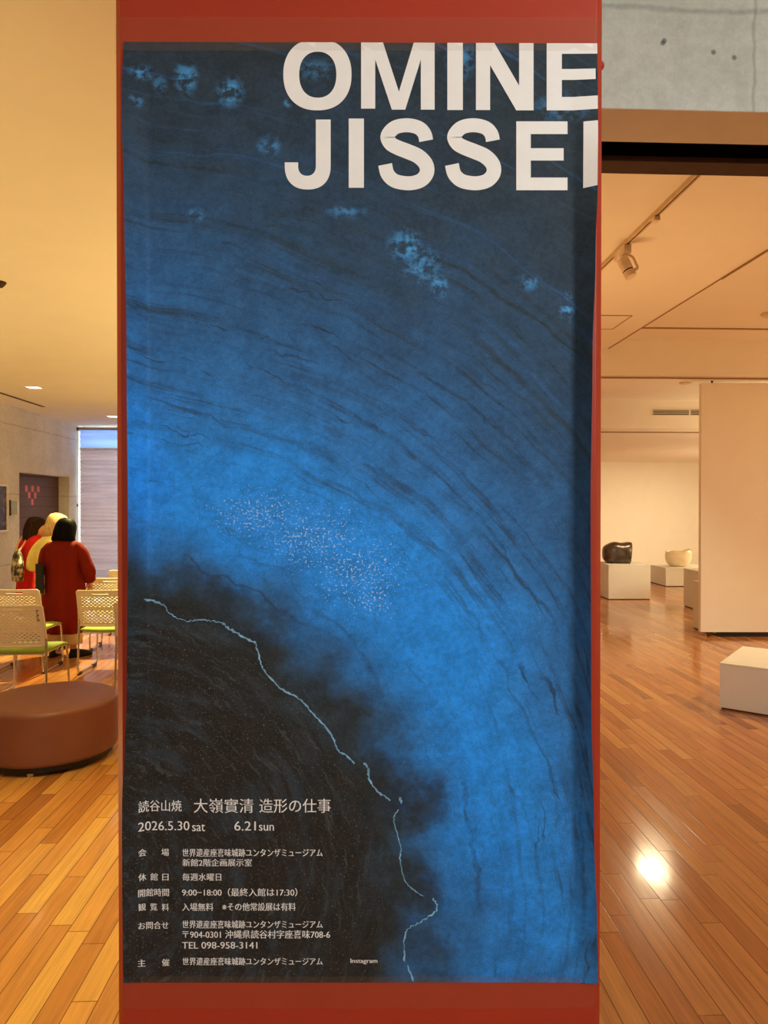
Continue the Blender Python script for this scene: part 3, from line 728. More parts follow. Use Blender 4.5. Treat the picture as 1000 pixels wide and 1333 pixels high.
# recessed downlights of the hall
for (px, py), lab in (((44, 504), 'bright square recessed downlight in hall ceiling above the slot'), ((147, 542), 'bright square recessed downlight in hall ceiling beside the red pillar')):
    p = onz(px, py, HALL_Z)
    d = thing('downlight', lab, 'ceiling light', bw(p.x, p.y, HALL_Z), YAW, 'square downlights in the hall ceiling')
    obj('trim_ring', mbox(((-0.08, -0.08, -0.006), (0.08, -0.066, 0)), ((-0.08, 0.066, -0.006), (0.08, 0.08, 0)), ((-0.08, -0.066, -0.006), (-0.066, 0.066, 0)), ((0.066, -0.066, -0.006), (0.08, 0.066, 0))), M_ceil, d)
    obj('diffuser', mbox(((-0.066, -0.066, -0.004), (0.066, 0.066, -0.001))), M_lamp, d)

# ------------------------------------------------------------------ ottoman
M_leather = plain('brown_leatherette', (124, 73, 61), 0.42, var=0.04, scale=6, bump=0.05)
oc = at(66, 893, 4.55); oc.z = 0
ott = thing('ottoman', 'large round brown leather ottoman on the wood floor', 'ottoman', oc)
bm = bmesh.new(); rr, ht = 0.405, 0.385
pr = [(0.0001, 0.055), (rr - 0.02, 0.055), (rr - 0.004, 0.062), (rr, 0.08)] + [(rr, z) for z in (0.15, 0.25, 0.33)] + [(rr - 0.035*(1 - math.cos(t*PI/10)), ht - 0.035 + 0.035*math.sin(t*PI/10)) for t in range(6)] + [(rr - 0.06, ht + 0.003), (0.2, ht + 0.008), (0.0001, ht + 0.01)]
lathe(bm, pr, 72); obj('cushion', bm, M_leather, ott, True)
bm = bmesh.new(); lathe(bm, [(0.0001, 0.02), (rr - 0.03, 0.02), (rr - 0.03, 0.056), (0.0001, 0.056)], 48); obj('base', bm, M_black, ott)
for k in range(4):
    a = -PI/2 + 0.12 + k*PI/2; bm = bmesh.new(); cyl(bm, (0.345*math.cos(a), 0.345*math.sin(a), 0), (0.345*math.cos(a), 0.345*math.sin(a), 0.03), 0.025)
    obj('foot', bm, M_chrome, ott)

# ------------------------------------------------------------------ stacking chairs
M_shell = plain('off_white_plastic', (226, 216, 196), 0.45, var=0.02)
M_seat = plain('lime_green_fabric', (140, 160, 50), 0.8, var=0.10, scale=60)
M_glide = M_black
M_decal = plain('grey_print', (120, 112, 100), 0.6)
def back_pt(u, v):                 # u -1..1 across, v 0..1 up
    x = u * (0.228 - 0.006 * v); z = 0.475 + 0.335 * v
    y = -0.205 - 0.075 * v - 0.028 * (1 - u*u) + 0.01 * math.sin(v * PI)
    return Vector((x, y, z))
def make_chair():
    root = thing('stacking_chair', '', 'chair')
    bm = bmesh.new(); NU, NV = 44, 44
    vt = [[bm.verts.new(back_pt(-1 + 2*i/NU, j/NV)) for i in range(NU + 1)] for j in range(NV + 1)]
    for j in range(NV):
        for i in range(NU):
            hole = False
            ii = min(i, NU - 1 - i)
            if ii >= 4 and 4 <= j < 38:
                row = (j - 4) // 2
                if (j % 2 == 0) and ((i + 2 * (row % 2)) % 4 in (0, 1)): hole = True
                if j in (20, 21, 22): hole = False
            if 40 <= j < 42 and abs(i - NU/2) < 8: hole = True
            if ii == 0 and j in (0, NV - 1): hole = True
            if not hole: bm.faces.new((vt[j][i], vt[j][i+1], vt[j+1][i+1], vt[j+1][i]))
    loose = [v for v in bm.verts if not v.link_faces]
    bmesh.ops.delete(bm, geom=loose, context='VERTS')
    o = obj('backrest', bm, M_shell, root); s = o.modifiers.new('thick', 'SOLIDIFY'); s.thickness = 0.008; s.offset = 0
    bm = bmesh.new()
    tube(bm, [back_pt(-1, 0.0), back_pt(-1, 0.5), back_pt(-1, 0.97), back_pt(-0.94, 1.0), back_pt(-0.5, 1.0), back_pt(0, 1.0), back_pt(0.5, 1.0), back_pt(0.94, 1.0), back_pt(1, 0.97), back_pt(1, 0.5), back_pt(1, 0.0)], 0.009, 8)
    tube(bm, [back_pt(u/6, 0.0) for u in range(-6, 7)], 0.010, 8)
    obj('back_rim', bm, M_shell, root, True)
    # seat pad with a rolled front edge
    bm = bmesh.new(); N = 14; top = []; bot = []
    for j in range(N + 1):
        v = j / N; y = -0.215 + 0.455 * v; dz = -0.022 * max(0, (v - 0.75) / 0.25)**2; rt = []; rb = []
        for i in range(N + 1):
            u = -1 + 2*i/N; e = max(abs(u), abs(2*v - 1)); cr = 0.014 * (1 - e**5)
            xx = u * (0.225 + 0.008 * v) * (1 - 0.05 * max(0, abs(2*v-1) - 0.8) / 0.2)
            rt.append(bm.verts.new((xx, y, 0.428 + cr + dz + 0.008 * u*u))); rb.append(bm.verts.new((xx, y, 0.412 + dz + 0.008 * u*u)))
        top.append(rt); bot.append(rb)
    for j in range(N):
        for i in range(N):
            bm.faces.new((top[j][i], top[j][i+1], top[j+1][i+1], top[j+1][i])); bm.faces.new((bot[j][i], bot[j+1][i], bot[j+1][i+1], bot[j][i+1]))
    for i in range(N):
        bm.faces.new((top[0][i], bot[0][i], bot[0][i+1], top[0][i+1])); bm.faces.new((top[N][i], top[N][i+1], bot[N][i+1], bot[N][i]))
        bm.faces.new((top[i][0], top[i+1][0], bot[i+1][0], bot[i][0])); bm.faces.new((top[i][N], bot[i][N], bot[i+1][N], top[i+1][N]))
    obj('seat', bm, M_seat, root, True)
    obj('seat_pan', mbox(((-0.205, -0.19, 0.398), (0.205, 0.2, 0.413))), M_shell, root, bevel=0.004)
    for s in (-1, 1):
        pts = [(s*0.226, -0.215, 0.56), (s*0.228, -0.215, 0.43), (s*0.234, -0.225, 0.10), (s*0.235, -0.222, 0.035), (s*0.235, -0.19, 0.016), (s*0.235, 0, 0.016), (s*0.235, 0.20, 0.016), (s*0.235, 0.232, 0.04), (s*0.232, 0.238, 0.11), (s*0.222, 0.225, 0.36), (s*0.215, 0.20, 0.402), (s*0.19, 0.15, 0.405), (0, 0.15, 0.405)]
        bm = bmesh.new(); tube(bm, smooth_path(pts, 4), 0.0095, 8); sf = obj('side_frame', bm, M_chrome, root, True)
        for y0, y1_ in ((-0.215, -0.155), (0.13, 0.21)):
            obj('glide', mbox(((s*0.235 - 0.013, y0, 0), (s*0.235 + 0.013, y1_, 0.03))), M_glide, sf, bevel=0.004)
    return root
def dup(root, loc, rz, label):
    r = root.copy(); C.objects.link(r); r.location = loc; r.rotation_euler = (0, 0, rz); r['label'] = label
    for chd in list(root.children):
        c = chd.copy(); C.objects.link(c); c.parent = r
        for sub in list(chd.children):
            d = sub.copy(); C.objects.link(d); d.parent = c
    return r
ch0 = make_chair()
ch0['group'] = 'white stacking chairs with green seats'
spots = [((-2.965, 5.92), R(3), 'nearest white perforated back chair with lime green seat behind the ottoman'),
         ((-3.50, 6.98), R(2), 'white perforated back chair with green seat, just behind the nearest one'),
         ((-2.665, 6.93), R(1), 'white chair with green seat and chrome sled legs beside the red pillar'),
         ((-3.03, 8.05), R(6), 'white chair partly seen through the chair back beside the pillar, front of two'),
         ((-3.22, 9.05), R(12), 'farthest white chair against the blind, its beige top above the others'),
         ((-1.985, 6.07), R(0), 'chair mostly hidden by the red pillar, one chrome leg showing past the ottoman')]
for i, ((x, y), rz, lab) in enumerate(spots):
    if i == 0:
        ch0.location = (x, y, 0); ch0.rotation_euler = (0, 0, rz); ch0['label'] = lab
    else: dup(ch0, (x, y, 0), rz, lab)
# the printed mark up the side of the nearest chair's back
bm = bmesh.new()
for k, (v0, v1, u0, u1) in enumerate(((0.62, 0.90, 0.80, 0.825), (0.86, 0.90, 0.825, 0.87), (0.74, 0.78, 0.825, 0.87), (0.62, 0.66, 0.825, 0.87))):
    q = [back_pt(u0, v0), back_pt(u1, v0), back_pt(u1, v1), back_pt(u0, v1)]
    bm.faces.new([bm.verts.new(p + Vector((0, -0.006, 0))) for p in q])
obj('printed_mark', bm, M_decal, ch0)

# ------------------------------------------------------------------ people
M_skin = plain('skin', (196, 138, 108), 0.5, var=0.04)
M_eye = plain('dark_eye', (24, 18, 16), 0.2)
def hand(bm, wrist, d, palm_n, s=1.0, curl=0.5):
    d = Vector(d).normalized(); n = Vector(palm_n); n = (n - d*n.dot(d)).normalized(); t = d.cross(n)
    w = Vector(wrist); 
    tube(bm, [w - d*0.02, w + d*0.02*s, w + d*0.05*s, w + d*0.078*s], [(0.017*s, 0.021*s), (0.015*s, 0.031*s), (0.014*s, 0.037*s), (0.011*s, 0.035*s)], 12)
    for k, (off, ln) in enumerate(((-0.027, 0.058), (-0.009, 0.068), (0.009, 0.064), (0.026, 0.050))):
        p = w + d*0.072*s + t*off*s; a = 0; pts = [p]
        for q in range(3):
            a += curl * (0.5 + 0.25*q); p = p + (d*math.cos(a) + n*math.sin(a)) * ln*s/3*1.15; pts.append(p)
        tube(bm, pts, [0.0088*s, 0.0084*s, 0.0078*s, 0.0066*s], 8)
    p = w + d*0.022*s + t*-0.026*s
    tube(bm, [p, p + (d*0.5 - t*0.8 + n*0.2).normalized()*0.03*s, p + (d*0.75 - t*0.6 + n*0.35).normalized()*0.058*s], [0.012*s, 0.0105*s, 0.008*s], 8)
def person_body(name, root_args, head_c, yaw_h, tilt, arms, stance=0.09, knees=None, hr=0.107):
    """arms: list of (shoulder, elbow, wrist, palm normal); local frame faces +Y, feet on z = 0"""
    bm = bmesh.new()
    for s in (-1, 1):
        tube(bm, [(s*0.075, 0, 0.80), (s*stance*0.95, 0.012, 0.60), (s*stance, 0.018, 0.42), (s*stance, -0.005, 0.26), (s*stance, -0.012, 0.10), (s*stance, -0.01, 0.03)], [0.082, 0.068, 0.049, 0.050, 0.034, 0.034], 14)
        ball(bm, (s*stance*1.05, 0.05, 0.032), (0.042, 0.115, 0.032), 3)
    tube(bm, [(0, 0, 0.72), (0, 0, 0.84), (0, 0, 0.96), (0, 0.01, 1.08), (0, 0.0, 1.18), (0, 0.0, 1.235)], [(0.10, 0.13), (0.115, 0.155), (0.10, 0.125), (0.108, 0.142), (0.085, 0.15), (0.05, 0.07)], 20)
    hc = Vector(head_c)
    tube(bm, [(0, 0.0, 1.19), (0, 0.012, 1.25), hc + Vector((0, -0.015, -0.05))], [0.056, 0.048, 0.05], 14)
    hb = bmesh.new()
    def hf(p):
        if p.z < 0: p.x *= 1 - 0.32 * (-p.z / 0.125)**1.5; p.y = p.y * (1 - 0.12 * (-p.z / 0.125)) + 0.012 * (-p.z / 0.125)
        return p
    ball(hb, (0, 0, 0), (hr*0.78, hr*0.93, hr*1.12), 4, hf)
    tube(hb, [(0, hr*0.88, 0.012), (0, hr*0.99, -0.012), (0, hr*1.10, -0.030), (0, hr*0.92, -0.038)], [0.008, 0.011, 0.015, 0.009], 8)
    tube(hb, [(-0.024, hr*0.86, -0.062), (0, hr*0.95, -0.060), (0.024, hr*0.86, -0.062)], [0.006, 0.010, 0.006], 8)
    ball(hb, (0, hr*0.84, -0.10), (0.026, 0.022, 0.018), 2)
    for s in (-1, 1): ball(hb, (s*hr*0.80, -0.005, -0.012), (0.010, 0.018, 0.030), 2)
    hm = Matrix.Translation(hc) @ Matrix.Rotation(yaw_h, 4, 'Z') @ Matrix.Rotation(tilt, 4, 'X')
    hb.transform(hm); me = bpy.data.meshes.new('h'); hb.to_mesh(me); hb.free(); bm.from_mesh(me); bpy.data.meshes.remove(me)
    for sh, el, wr, pn in arms:
        sh, el, wr = Vector(sh), Vector(el), Vector(wr)
        tube(bm, [sh, sh.lerp(el, 0.5), el, el.lerp(wr, 0.4), wr], [0.047, 0.042, 0.034, 0.033, 0.022], 12)
        hand(bm, wr, wr - el, pn, 0.95)
    tmp = obj('tmp', bm, M_skin)
    rm = tmp.modifiers.new('r', 'REMESH'); rm.mode = 'VOXEL'; rm.voxel_size = 0.0065; rm.use_smooth_shade = True
    sm = tmp.modifiers.new('s', 'SMOOTH'); sm.factor = 0.5; sm.iterations = 2
    dg = bpy.context.evaluated_depsgraph_get()
    me = bpy.data.meshes.new_from_object(tmp.evaluated_get(dg)); bpy.data.objects.remove(tmp)
    for p in me.polygons: p.use_smooth = True
    o = bpy.data.objects.new('person', me); C.objects.link(o)
    if not me.materials: me.materials.append(M_skin)
    for s in (-1, 1):
        eb = bmesh.new(); ball(eb, (s*0.030, hr*0.80, 0.004), (0.012, 0.010, 0.008), 2); eb.transform(hm); obj('eye', eb, M_eye, o, True)
    return o, hm
def strands(bm, hm, rings, seg=40, jag=0.004):
    """hair shell as a stack of rings in head space; rings = (cx, cy, z, rx, ry)"""
    n0 = len(bm.verts)
    b2 = bmesh.new()
    loft(b2, rings, seg, True, True, lambda i, a, p: p + Vector((math.cos(a), math.sin(a), 0)) * jag * math.sin(a*17 + i*0.7))
    b2.transform(hm); me = bpy.data.meshes.new('h'); b2.to_mesh(me); b2.free(); bm.from_mesh(me); bpy.data.meshes.remove(me)
def hairmat(name, rgb, rgb2, rough=0.55):
    g = G(name); x, y, z = g.sep(g.coord())
    n = g.noise(g.comb(g.m('MULTIPLY', x, 90.0), g.m('MULTIPLY', y, 90.0), g.m('MULTIPLY', z, 6.0)), 1.0, 3)
    return g.set(Base_Color=g.ramp(n, [(0.3, lin(rgb)), (0.7, lin(rgb2))]), Roughness=rough, Specular_IOR_Level=0.04)
def cloth(name, rgb, var=0.06):
    return plain(name, rgb, 0.8, var=var, scale=9, bump=0.15, Specular_IOR_Level=0.08)
def dress(bm, rings, folds, seg=56):
    loft(bm, rings, seg, True, True, lambda i, a, p: p + Vector((math.cos(a), math.sin(a), 0)) * folds[i] * (math.sin(a*7 + 0.5) + 0.5*math.sin(a*13 + i*0.3)))
def shoe(parent, x, y, mat, rz=0.0):
    bm = bmesh.new()
    loft(bm, [(0, 0.045, 0.0, 0.046, 0.135), (0, 0.045, 0.018, 0.048, 0.138), (0, 0.045, 0.03, 0.046, 0.132), (0, 0.03, 0.055, 0.040, 0.105), (0, -0.005, 0.075, 0.036, 0.062), (0, -0.02, 0.088, 0.034, 0.046)], 24)
    bm.transform(Matrix.Translation((x, y, 0)) @ Matrix.Rotation(rz, 4, 'Z'))
    return obj('shoe', bm, mat, parent, True)
M_shoe = plain('black_leather', (14, 13, 13), 0.5, Specular_IOR_Level=0.2)

# A: short black bob, long rust dress, back turned
pa, hm = person_body('person', None, (0, 0.05, 1.345), R(-6), R(-14),
    [((0.17, 0, 1.16), (0.265, 0.015, 0.92), (0.215, 0.12, 0.775), (-1, 0.2, 0)), ((-0.17, 0, 1.16), (-0.235, 0.02, 0.90), (-0.17, 0.15, 0.78), (1, 0.2, 0))], stance=0.105)
pa.location = (-3.41, 7.56, 0); pa.rotation_euler = (0, 0, R(-4))
tag(pa, 'person with short black bob seen from behind, long rust red dress, black shoes', 'person')
bm = bmesh.new()
strands(bm, hm, [(0, -0.012, 0.132, 0.012, 0.012), (0, -0.012, 0.128, 0.036, 0.040), (0, -0.012, 0.115, 0.062, 0.070), (0, -0.013, 0.094, 0.084, 0.092), (0, -0.016, 0.06, 0.099, 0.107), (0, -0.020, 0.02, 0.106, 0.109), (0, -0.026, -0.03, 0.113, 0.106), (0, -0.031, -0.075, 0.120, 0.100), (0, -0.033, -0.105, 0.124, 0.095), (0, -0.033, -0.125, 0.120, 0.09), (0, -0.033, -0.135, 0.104, 0.078), (0, -0.033, -0.13, 0.06, 0.05)])
obj('hair', bm, hairmat('black_hair', (7, 6, 5), (17, 13, 11)), pa, True)
M_rust = cloth('rust_red_cloth', (112, 26, 15))
bm = bmesh.new()
dress(bm, [(0.0, 0.0, 0.262, 0.215, 0.175), (0, 0, 0.275, 0.218, 0.178), (0, 0, 0.42, 0.225, 0.18), (0, 0, 0.62, 0.222, 0.175), (0, 0, 0.80, 0.212, 0.165), (0, 0, 0.96, 0.200, 0.150), (0, 0.0, 1.08, 0.200, 0.142), (0, 0.0, 1.15, 0.195, 0.125), (0, 0.0, 1.20, 0.165, 0.105), (0, 0.003, 1.235, 0.115, 0.085), (0, 0.006, 1.26, 0.072, 0.066)],
      [0.012, 0.012, 0.011, 0.010, 0.009, 0.007, 0.004, 0.002, 0, 0, 0])
for s, el, wr in ((1, (0.262, 0.015, 0.92), (0.232, 0.09, 0.815)), (-1, (-0.225, 0.03, 0.92), (-0.17, 0.13, 0.84))):
    tube(bm, smooth_path([(s*0.12, 0, 1.185), (s*0.185, 0, 1.12), ((el[0] + s*0.205)/2, 0.005, 1.0), el, ((el[0] + wr[0])/2, (el[1]+wr[1])/2, (el[2]+wr[2])/2), wr], 4), [0.05] + [0.062]*3 + [0.068]*6 + [0.07]*6 + [0.064]*5, 18)
obj('dress', bm, M_rust, pa, True)
M_cream = cloth('cream_cloth', (214, 192, 150))
bm = bmesh.new()
for s in (-1, 1): tube(bm, [(s*0.095, 0, 0.45), (s*0.10, 0, 0.30), (s*0.105, -0.01, 0.14)], [0.09, 0.092, 0.092], 20)
obj('trousers', bm, M_cream, pa, True)
shoe(pa, 0.135, -0.01, M_shoe, R(-35)); shoe(pa, -0.115, 0.0, M_shoe, R(5))
# folder held at her left side
fo = at(52.5, 753, 7.47)
fold = thing('folder', 'black folder held upright at the left side of the rust dress', 'folder', fo, R(-45))
M_fold = plain('black_card', (20, 22, 20), 0.6, Specular_IOR_Level=0.15)
g = G('patterned_paper'); M_pat = g.set(Base_Color=g.ramp(g.noise(g.coord(), 16.0, 3), [(0.42, lin((40, 40, 36))), (0.5, lin((170, 164, 148))), (0.62, lin((228, 222, 205)))]), Roughness=0.6)
obj('cover', mbox(((-0.11, -0.012, -0.15), (0.11, 0.0, 0.15))), M_fold, fold, bevel=0.002)
obj('sheets', mbox(((-0.16, 0.001, -0.155), (0.09, 0.010, 0.04))), M_pat, fold)

# B: blond hair, pale yellow top
pb, hm = person_body('person', None, (0.0, 0.06, 1.385), R(-35), R(-20),
    [((0.17, 0, 1.20), (0.25, 0.10, 0.98), (0.16, 0.28, 0.93), (-1, 0, 0)), ((-0.17, 0, 1.20), (-0.275, 0.05, 1.0), (-0.235, 0.20, 0.84), (1, 0.2, 0))])
pb.location = (-3.77, 8.12, 0); pb.rotation_euler = (0, 0, R(-12))
tag(pb, 'person with light blond hair and loose pale yellow top, between the other two', 'person')
bm = bmesh.new()
strands(bm, hm, [(0, -0.01, 0.132, 0.02, 0.02), (0, -0.012, 0.124, 0.058, 0.06), (0, -0.012, 0.10, 0.09, 0.10), (0, -0.016, 0.06, 0.106, 0.114), (0, -0.022, 0.01, 0.112, 0.112), (0, -0.032, -0.05, 0.112, 0.100), (0, -0.042, -0.10, 0.104, 0.085), (0, -0.05, -0.15, 0.085, 0.06), (0, -0.05, -0.17, 0.05, 0.03)])
obj('hair', bm, hairmat('blond_hair', (176, 138, 84), (226, 196, 140)), pb, True)
M_yel = cloth('pale_yellow_cloth', (236, 220, 130))
bm = bmesh.new()
dress(bm, [(0, 0, 0.66, 0.215, 0.165), (0, 0, 0.75, 0.212, 0.165), (0, 0, 0.92, 0.20, 0.155), (0, 0, 1.08, 0.20, 0.145), (0, 0.0, 1.17, 0.195, 0.125), (0, 0.0, 1.225, 0.165, 0.105), (0, 0.003, 1.26, 0.115, 0.085), (0, 0.006, 1.285, 0.07, 0.066)], [0.008, 0.007, 0.005, 0.003, 0.001, 0, 0, 0])
for s, pts in ((1, [(0.12, 0, 1.21), (0.20, 0.02, 1.13), (0.255, 0.09, 1.0), (0.24, 0.13, 0.96)]), (-1, [(-0.12, 0, 1.21), (-0.20, 0.01, 1.13), (-0.265, 0.03, 1.02), (-0.305, 0.08, 0.90)])):
    sp = smooth_path(pts, 5); tube(bm, sp, [0.05 + 0.062 * i / (len(sp) - 1) for i in range(len(sp))], 18)
obj('top', bm, M_yel, pb, True)
bm = bmesh.new()
for s in (-1, 1): tube(bm, [(s*0.07, 0, 0.80), (s*0.088, 0.01, 0.5), (s*0.09, -0.01, 0.10)], [0.10, 0.085, 0.085], 20)
obj('trousers', bm, cloth('taupe_cloth', (150, 118, 84)), pb, True)
shoe(pb, 0.10, 0, M_shoe); shoe(pb, -0.10, 0, M_shoe)

# C: long dark hair, bright red dress, bag on the shoulder, turned to the right
pc, hm = person_body('person', None, (0.0, 0.055, 1.345), R(-30), R(-12),
    [((0.16, 0, 1.17), (0.19, 0.14, 0.95), (0.10, 0.32, 0.96), (-1, 0, 0)), ((-0.16, 0, 1.17), (-0.205, -0.03, 0.93), (-0.20, 0.10, 0.77), (1, 0, 0))])
pc.location = (-4.21, 8.5, 0); pc.rotation_euler = (0, 0, R(-28))
tag(pc, 'person with long dark brown hair and bright red short sleeved dress near the shutter', 'person')
bm = bmesh.new()
strands(bm, hm, [(0, -0.01, 0.130, 0.02, 0.02), (0, -0.012, 0.122, 0.056, 0.06), (0, -0.014, 0.098, 0.088, 0.098), (0, -0.020, 0.06, 0.104, 0.106), (0, -0.035, 0.01, 0.110, 0.098), (0, -0.05, -0.05, 0.112, 0.086), (0, -0.06, -0.12, 0.112, 0.072), (0, -0.065, -0.19, 0.108, 0.056), (0, -0.065, -0.24, 0.09, 0.04), (0, -0.065, -0.25, 0.04, 0.02)])
obj('hair', bm, hairmat('dark_brown_hair', (26, 16, 12), (62, 40, 28)), pc, True)
M_redc = cloth('bright_red_cloth', (206, 40, 38))
bm = bmesh.new()
dress(bm, [(0, 0, 0.40, 0.225, 0.175), (0, 0, 0.60, 0.205, 0.165), (0, 0, 0.80, 0.19, 0.15), (0, 0, 0.95, 0.172, 0.138), (0, 0, 1.08, 0.18, 0.138), (0, 0.0, 1.15, 0.18, 0.12), (0, 0.0, 1.20, 0.155, 0.10), (0, 0.003, 1.235, 0.11, 0.08), (0, 0.006, 1.255, 0.07, 0.064)], [0.008, 0.007, 0.005, 0.003, 0.002, 0.001, 0, 0, 0])
for s, pts in ((1, [(0.11, 0, 1.18), (0.175, 0.03, 1.11), (0.185, 0.10, 1.01)]), (-1, [(-0.11, 0, 1.18), (-0.18, -0.005, 1.11), (-0.205, -0.02, 0.99)])):
    sp = smooth_path(pts, 5); tube(bm, sp, [0.05 + 0.024 * i / (len(sp) - 1) for i in range(len(sp))], 18)
obj('dress', bm, M_redc, pc, True)
shoe(pc, 0.095, 0, M_shoe); shoe(pc, -0.095, 0, M_shoe)
bgp = at(23, 735, 8.22)
bag = thing('tote_bag', 'black and cream patterned tote bag on the shoulder of the red dress', 'bag', bgp, R(-58))
g = G('bag_print'); M_bag = g.set(Base_Color=g.ramp(g.noise(g.coord(), 13.0, 4, 0.6), [(0.40, lin((36, 34, 30))), (0.5, lin((120, 110, 92))), (0.58, lin((214, 200, 168)))]), Roughness=0.7)
bm = bmesh.new(); loft(bm, [(0, 0, -0.19, 0.12, 0.05), (0, 0, -0.18, 0.145, 0.062), (0, 0, -0.05, 0.16, 0.068), (0, 0, 0.10, 0.15, 0.05), (0, 0, 0.18, 0.135, 0.022)], 28)
obj('body', bm, M_bag, bag, True)
M_strap = plain('pale_pink_strap', (216, 160, 134), 0.6)
bag_to = Matrix.Rotation(R(58), 4, 'Z')
sh = bag_to @ (Vector((-4.335, 8.555, 1.262)) - bgp)
bm = bmesh.new(); tube(bm, smooth_path([(-0.10, -0.01, 0.17), sh * 0.6 + Vector((-0.06, -0.02, 0.06)), sh, sh * 0.6 + Vector((0.06, 0.03, 0.06)), (0.10, 0.01, 0.17)], 6), [(0.012, 0.006)] * 25, 8)
obj('strap', bm, M_strap, bag, True)

# ------------------------------------------------------------------ gallery: plinths and ceramics
def plinth(label, x, y, w, d, h, rz, fl=True):
    """x, y: front left floor corner in world; w across, d deep"""
    r = thing('plinth', label, 'plinth', (x, y, 0), rz, 'white display plinths')
    obj('box', mbox(((0, 0, 0.012), (w, d, h - 0.004))), M_white, r, bevel=0.003)
    obj('top_board', mbox(((-0.002, -0.002, h - 0.004), (w + 0.002, d + 0.002, h + 0.012))), M_white, r, bevel=0.003)
    obj('base', mbox(((0.012, 0.012, 0), (w - 0.012, d - 0.012, 0.012))), M_brown, r)
    return r
def G0(px, py):
    d = ray(px, py); t = -CAM_H / d.z; return Vector((d.x*t, d.y*t, 0))
def hz(px, py, p): return at(px, py, p.y).z
p1 = G0(792.3, 780.6); q1 = G0(847, 780.6)
H1 = hz(792, 735, p1)
plinth('low white plinth carrying the black ceramic, just past the pillar', p1.x, p1.y, (q1 - p1).length, 0.68, H1 - 0.012, 0)
p2 = G0(866.8, 763.6); H2 = hz(866.8, 739.4, p2)
plinth('white plinth carrying the cream bowl, farthest one in the gallery', p2.x, p2.y, 1.0, 0.95, H2 - 0.012, 0)
b3 = G0(890, 788.6); H3 = hz(890, 739.6, b3)
plinth('tall white plinth with bare top between the bowl plinth and the partition', b3.x, b3.y - 0.75, 0.75, 0.75, H3 - 0.012, 0)
b4 = G0(902, 817.2); H4 = hz(902, 755.6, b4)
plinth('narrow sliver of a plinth against the free-standing partition edge', b4.x, b4.y - 0.5, 0.5, 0.5, H4 - 0.012, 0)
p5 = G0(937, 922.5); H5 = hz(937, 862.5, p5)
pl5 = plinth('nearest low white plinth, turned at an angle, cut by right edge of photo', p5.x, p5.y, 0.95, 0.84, H5 - 0.012, R(-38))
cp = wb(at(947, 861.5, p5.y + 0.11)); cw = at(946, 861.4, p5.y + 0.1)
card = obj('label_card', mbox(((-0.03, -0.02, 0), (0.03, 0.02, 0.003))), plain('white_card', (240, 238, 232), 0.6), None, loc=(p5.x + 0.105, p5.y + 0.035, H5), rot=(0, 0, R(-38)))
tag(card, 'small white label card on the corner of the angled plinth', 'label card')
# black ceramic form: swollen body cut flat on one side
sc1 = at(805.5, 730, p1.y + 0.34)
g = G('black_lustre_glaze'); n = g.noise(g.coord(), 9.0, 3)
M_lustre = g.set(Base_Color=g.ramp(n, [(0.35, lin((72, 62, 55))), (0.7, lin((112, 98, 86)))]), Roughness=0.3, Metallic=0.85)
g.bump(g.noise(g.coord(), 5.0, 2), 0.25, 0.03)
bm = bmesh.new()
def sq(p):
    d = p.normalized(); e = 3.0
    k = (abs(d.x)**e + abs(d.y)**e + abs(d.z)**e) ** (-1/e)
    q = d * k
    x, y, z = q.x*0.30, q.y*0.19, q.z*0.195
    if x > 0.17: x = 0.17 + (x - 0.17) * 0.12 + 0.018 * z / 0.195
    z += 0.010 * math.cos((x + 0.10) * 24) * max(0, z / 0.19) + max(0, x) * 0.04 * max(0, z / 0.19)
    if z < -0.17: z = -0.17 - (z + 0.17) * 0.05
    return Vector((x + 0.02, y, z + 0.172))
ball(bm, (0, 0, 0), 1.0, 5, lambda p: sq(p))
bk = obj('ceramic_sculpture', bm, M_lustre, None, True, loc=(sc1.x, sc1.y, H1), rot=(0, 0, R(-8)))
tag(bk, 'shiny black bulging ceramic with one flat cut side on a white plinth', 'sculpture')
# cream bowl with a wavy rim
sc2 = at(883, 736, p2.y + 0.42)
bm = bmesh.new()
pr = [(0.0001, 0.0), (0.13, 0.0), (0.17, 0.02), (0.225, 0.08), (0.252, 0.15), (0.256, 0.22), (0.250, 0.27), (0.262, 0.325), (0.25, 0.33), (0.238, 0.27), (0.236, 0.2), (0.21, 0.1), (0.14, 0.035), (0.0001, 0.03)]
def wv(i, a, p):
    z = pr[i][1]
    if z > 0.2: p.z += (z - 0.2) * 0.14 * (math.sin(a*5 + 0.6) + 0.6*math.sin(a*3))
    k = 1 + 0.02*math.sin(3*a + z*9); p.x *= k; p.y *= k
    return p
lathe(bm, pr, 64, wv)
bo = obj('ceramic_bowl', bm, plain('cream_glaze', (236, 220, 184), 0.35, var=0.05, scale=7, bump=0.1), None, True, loc=(sc2.x, sc2.y, H2))
tag(bo, 'cream ceramic bowl with a wavy rim on the farthest plinth', 'bowl')

# free-standing partition
pp = G0(912.3, 829); pz0 = at(912, 823, pp.y).z; pz1 = at(912, 498.5, pp.y).z
part = thing('partition_panel', 'tall blank off-white movable partition standing in the gallery', 'partition', (pp.x, pp.y, 0), 0)
obj('panel', mbox(((0, 0, pz0), (2.6, 0.07, pz1))), M_plaster, part, bevel=0.003)
obj('bottom_rail', mbox(((0.22, 0.012, 0.0005), (2.58, 0.058, pz0))), M_black, part)
bm = bmesh.new(); cyl(bm, (0.10, 0.035, 0.02), (0.14, 0.035, 0.02), 0.02); box(bm, (0.085, 0.02, 0.038), (0.155, 0.05, pz0 + 0.001)); obj('caster', bm, M_brown, part)
bm = bmesh.new(); cyl(bm, (0.145, 0.035, pz1 - 0.001), (0.145, 0.035, LOW_Z + 0.0), 0.012); obj('hanger', bm, M_brown, part)

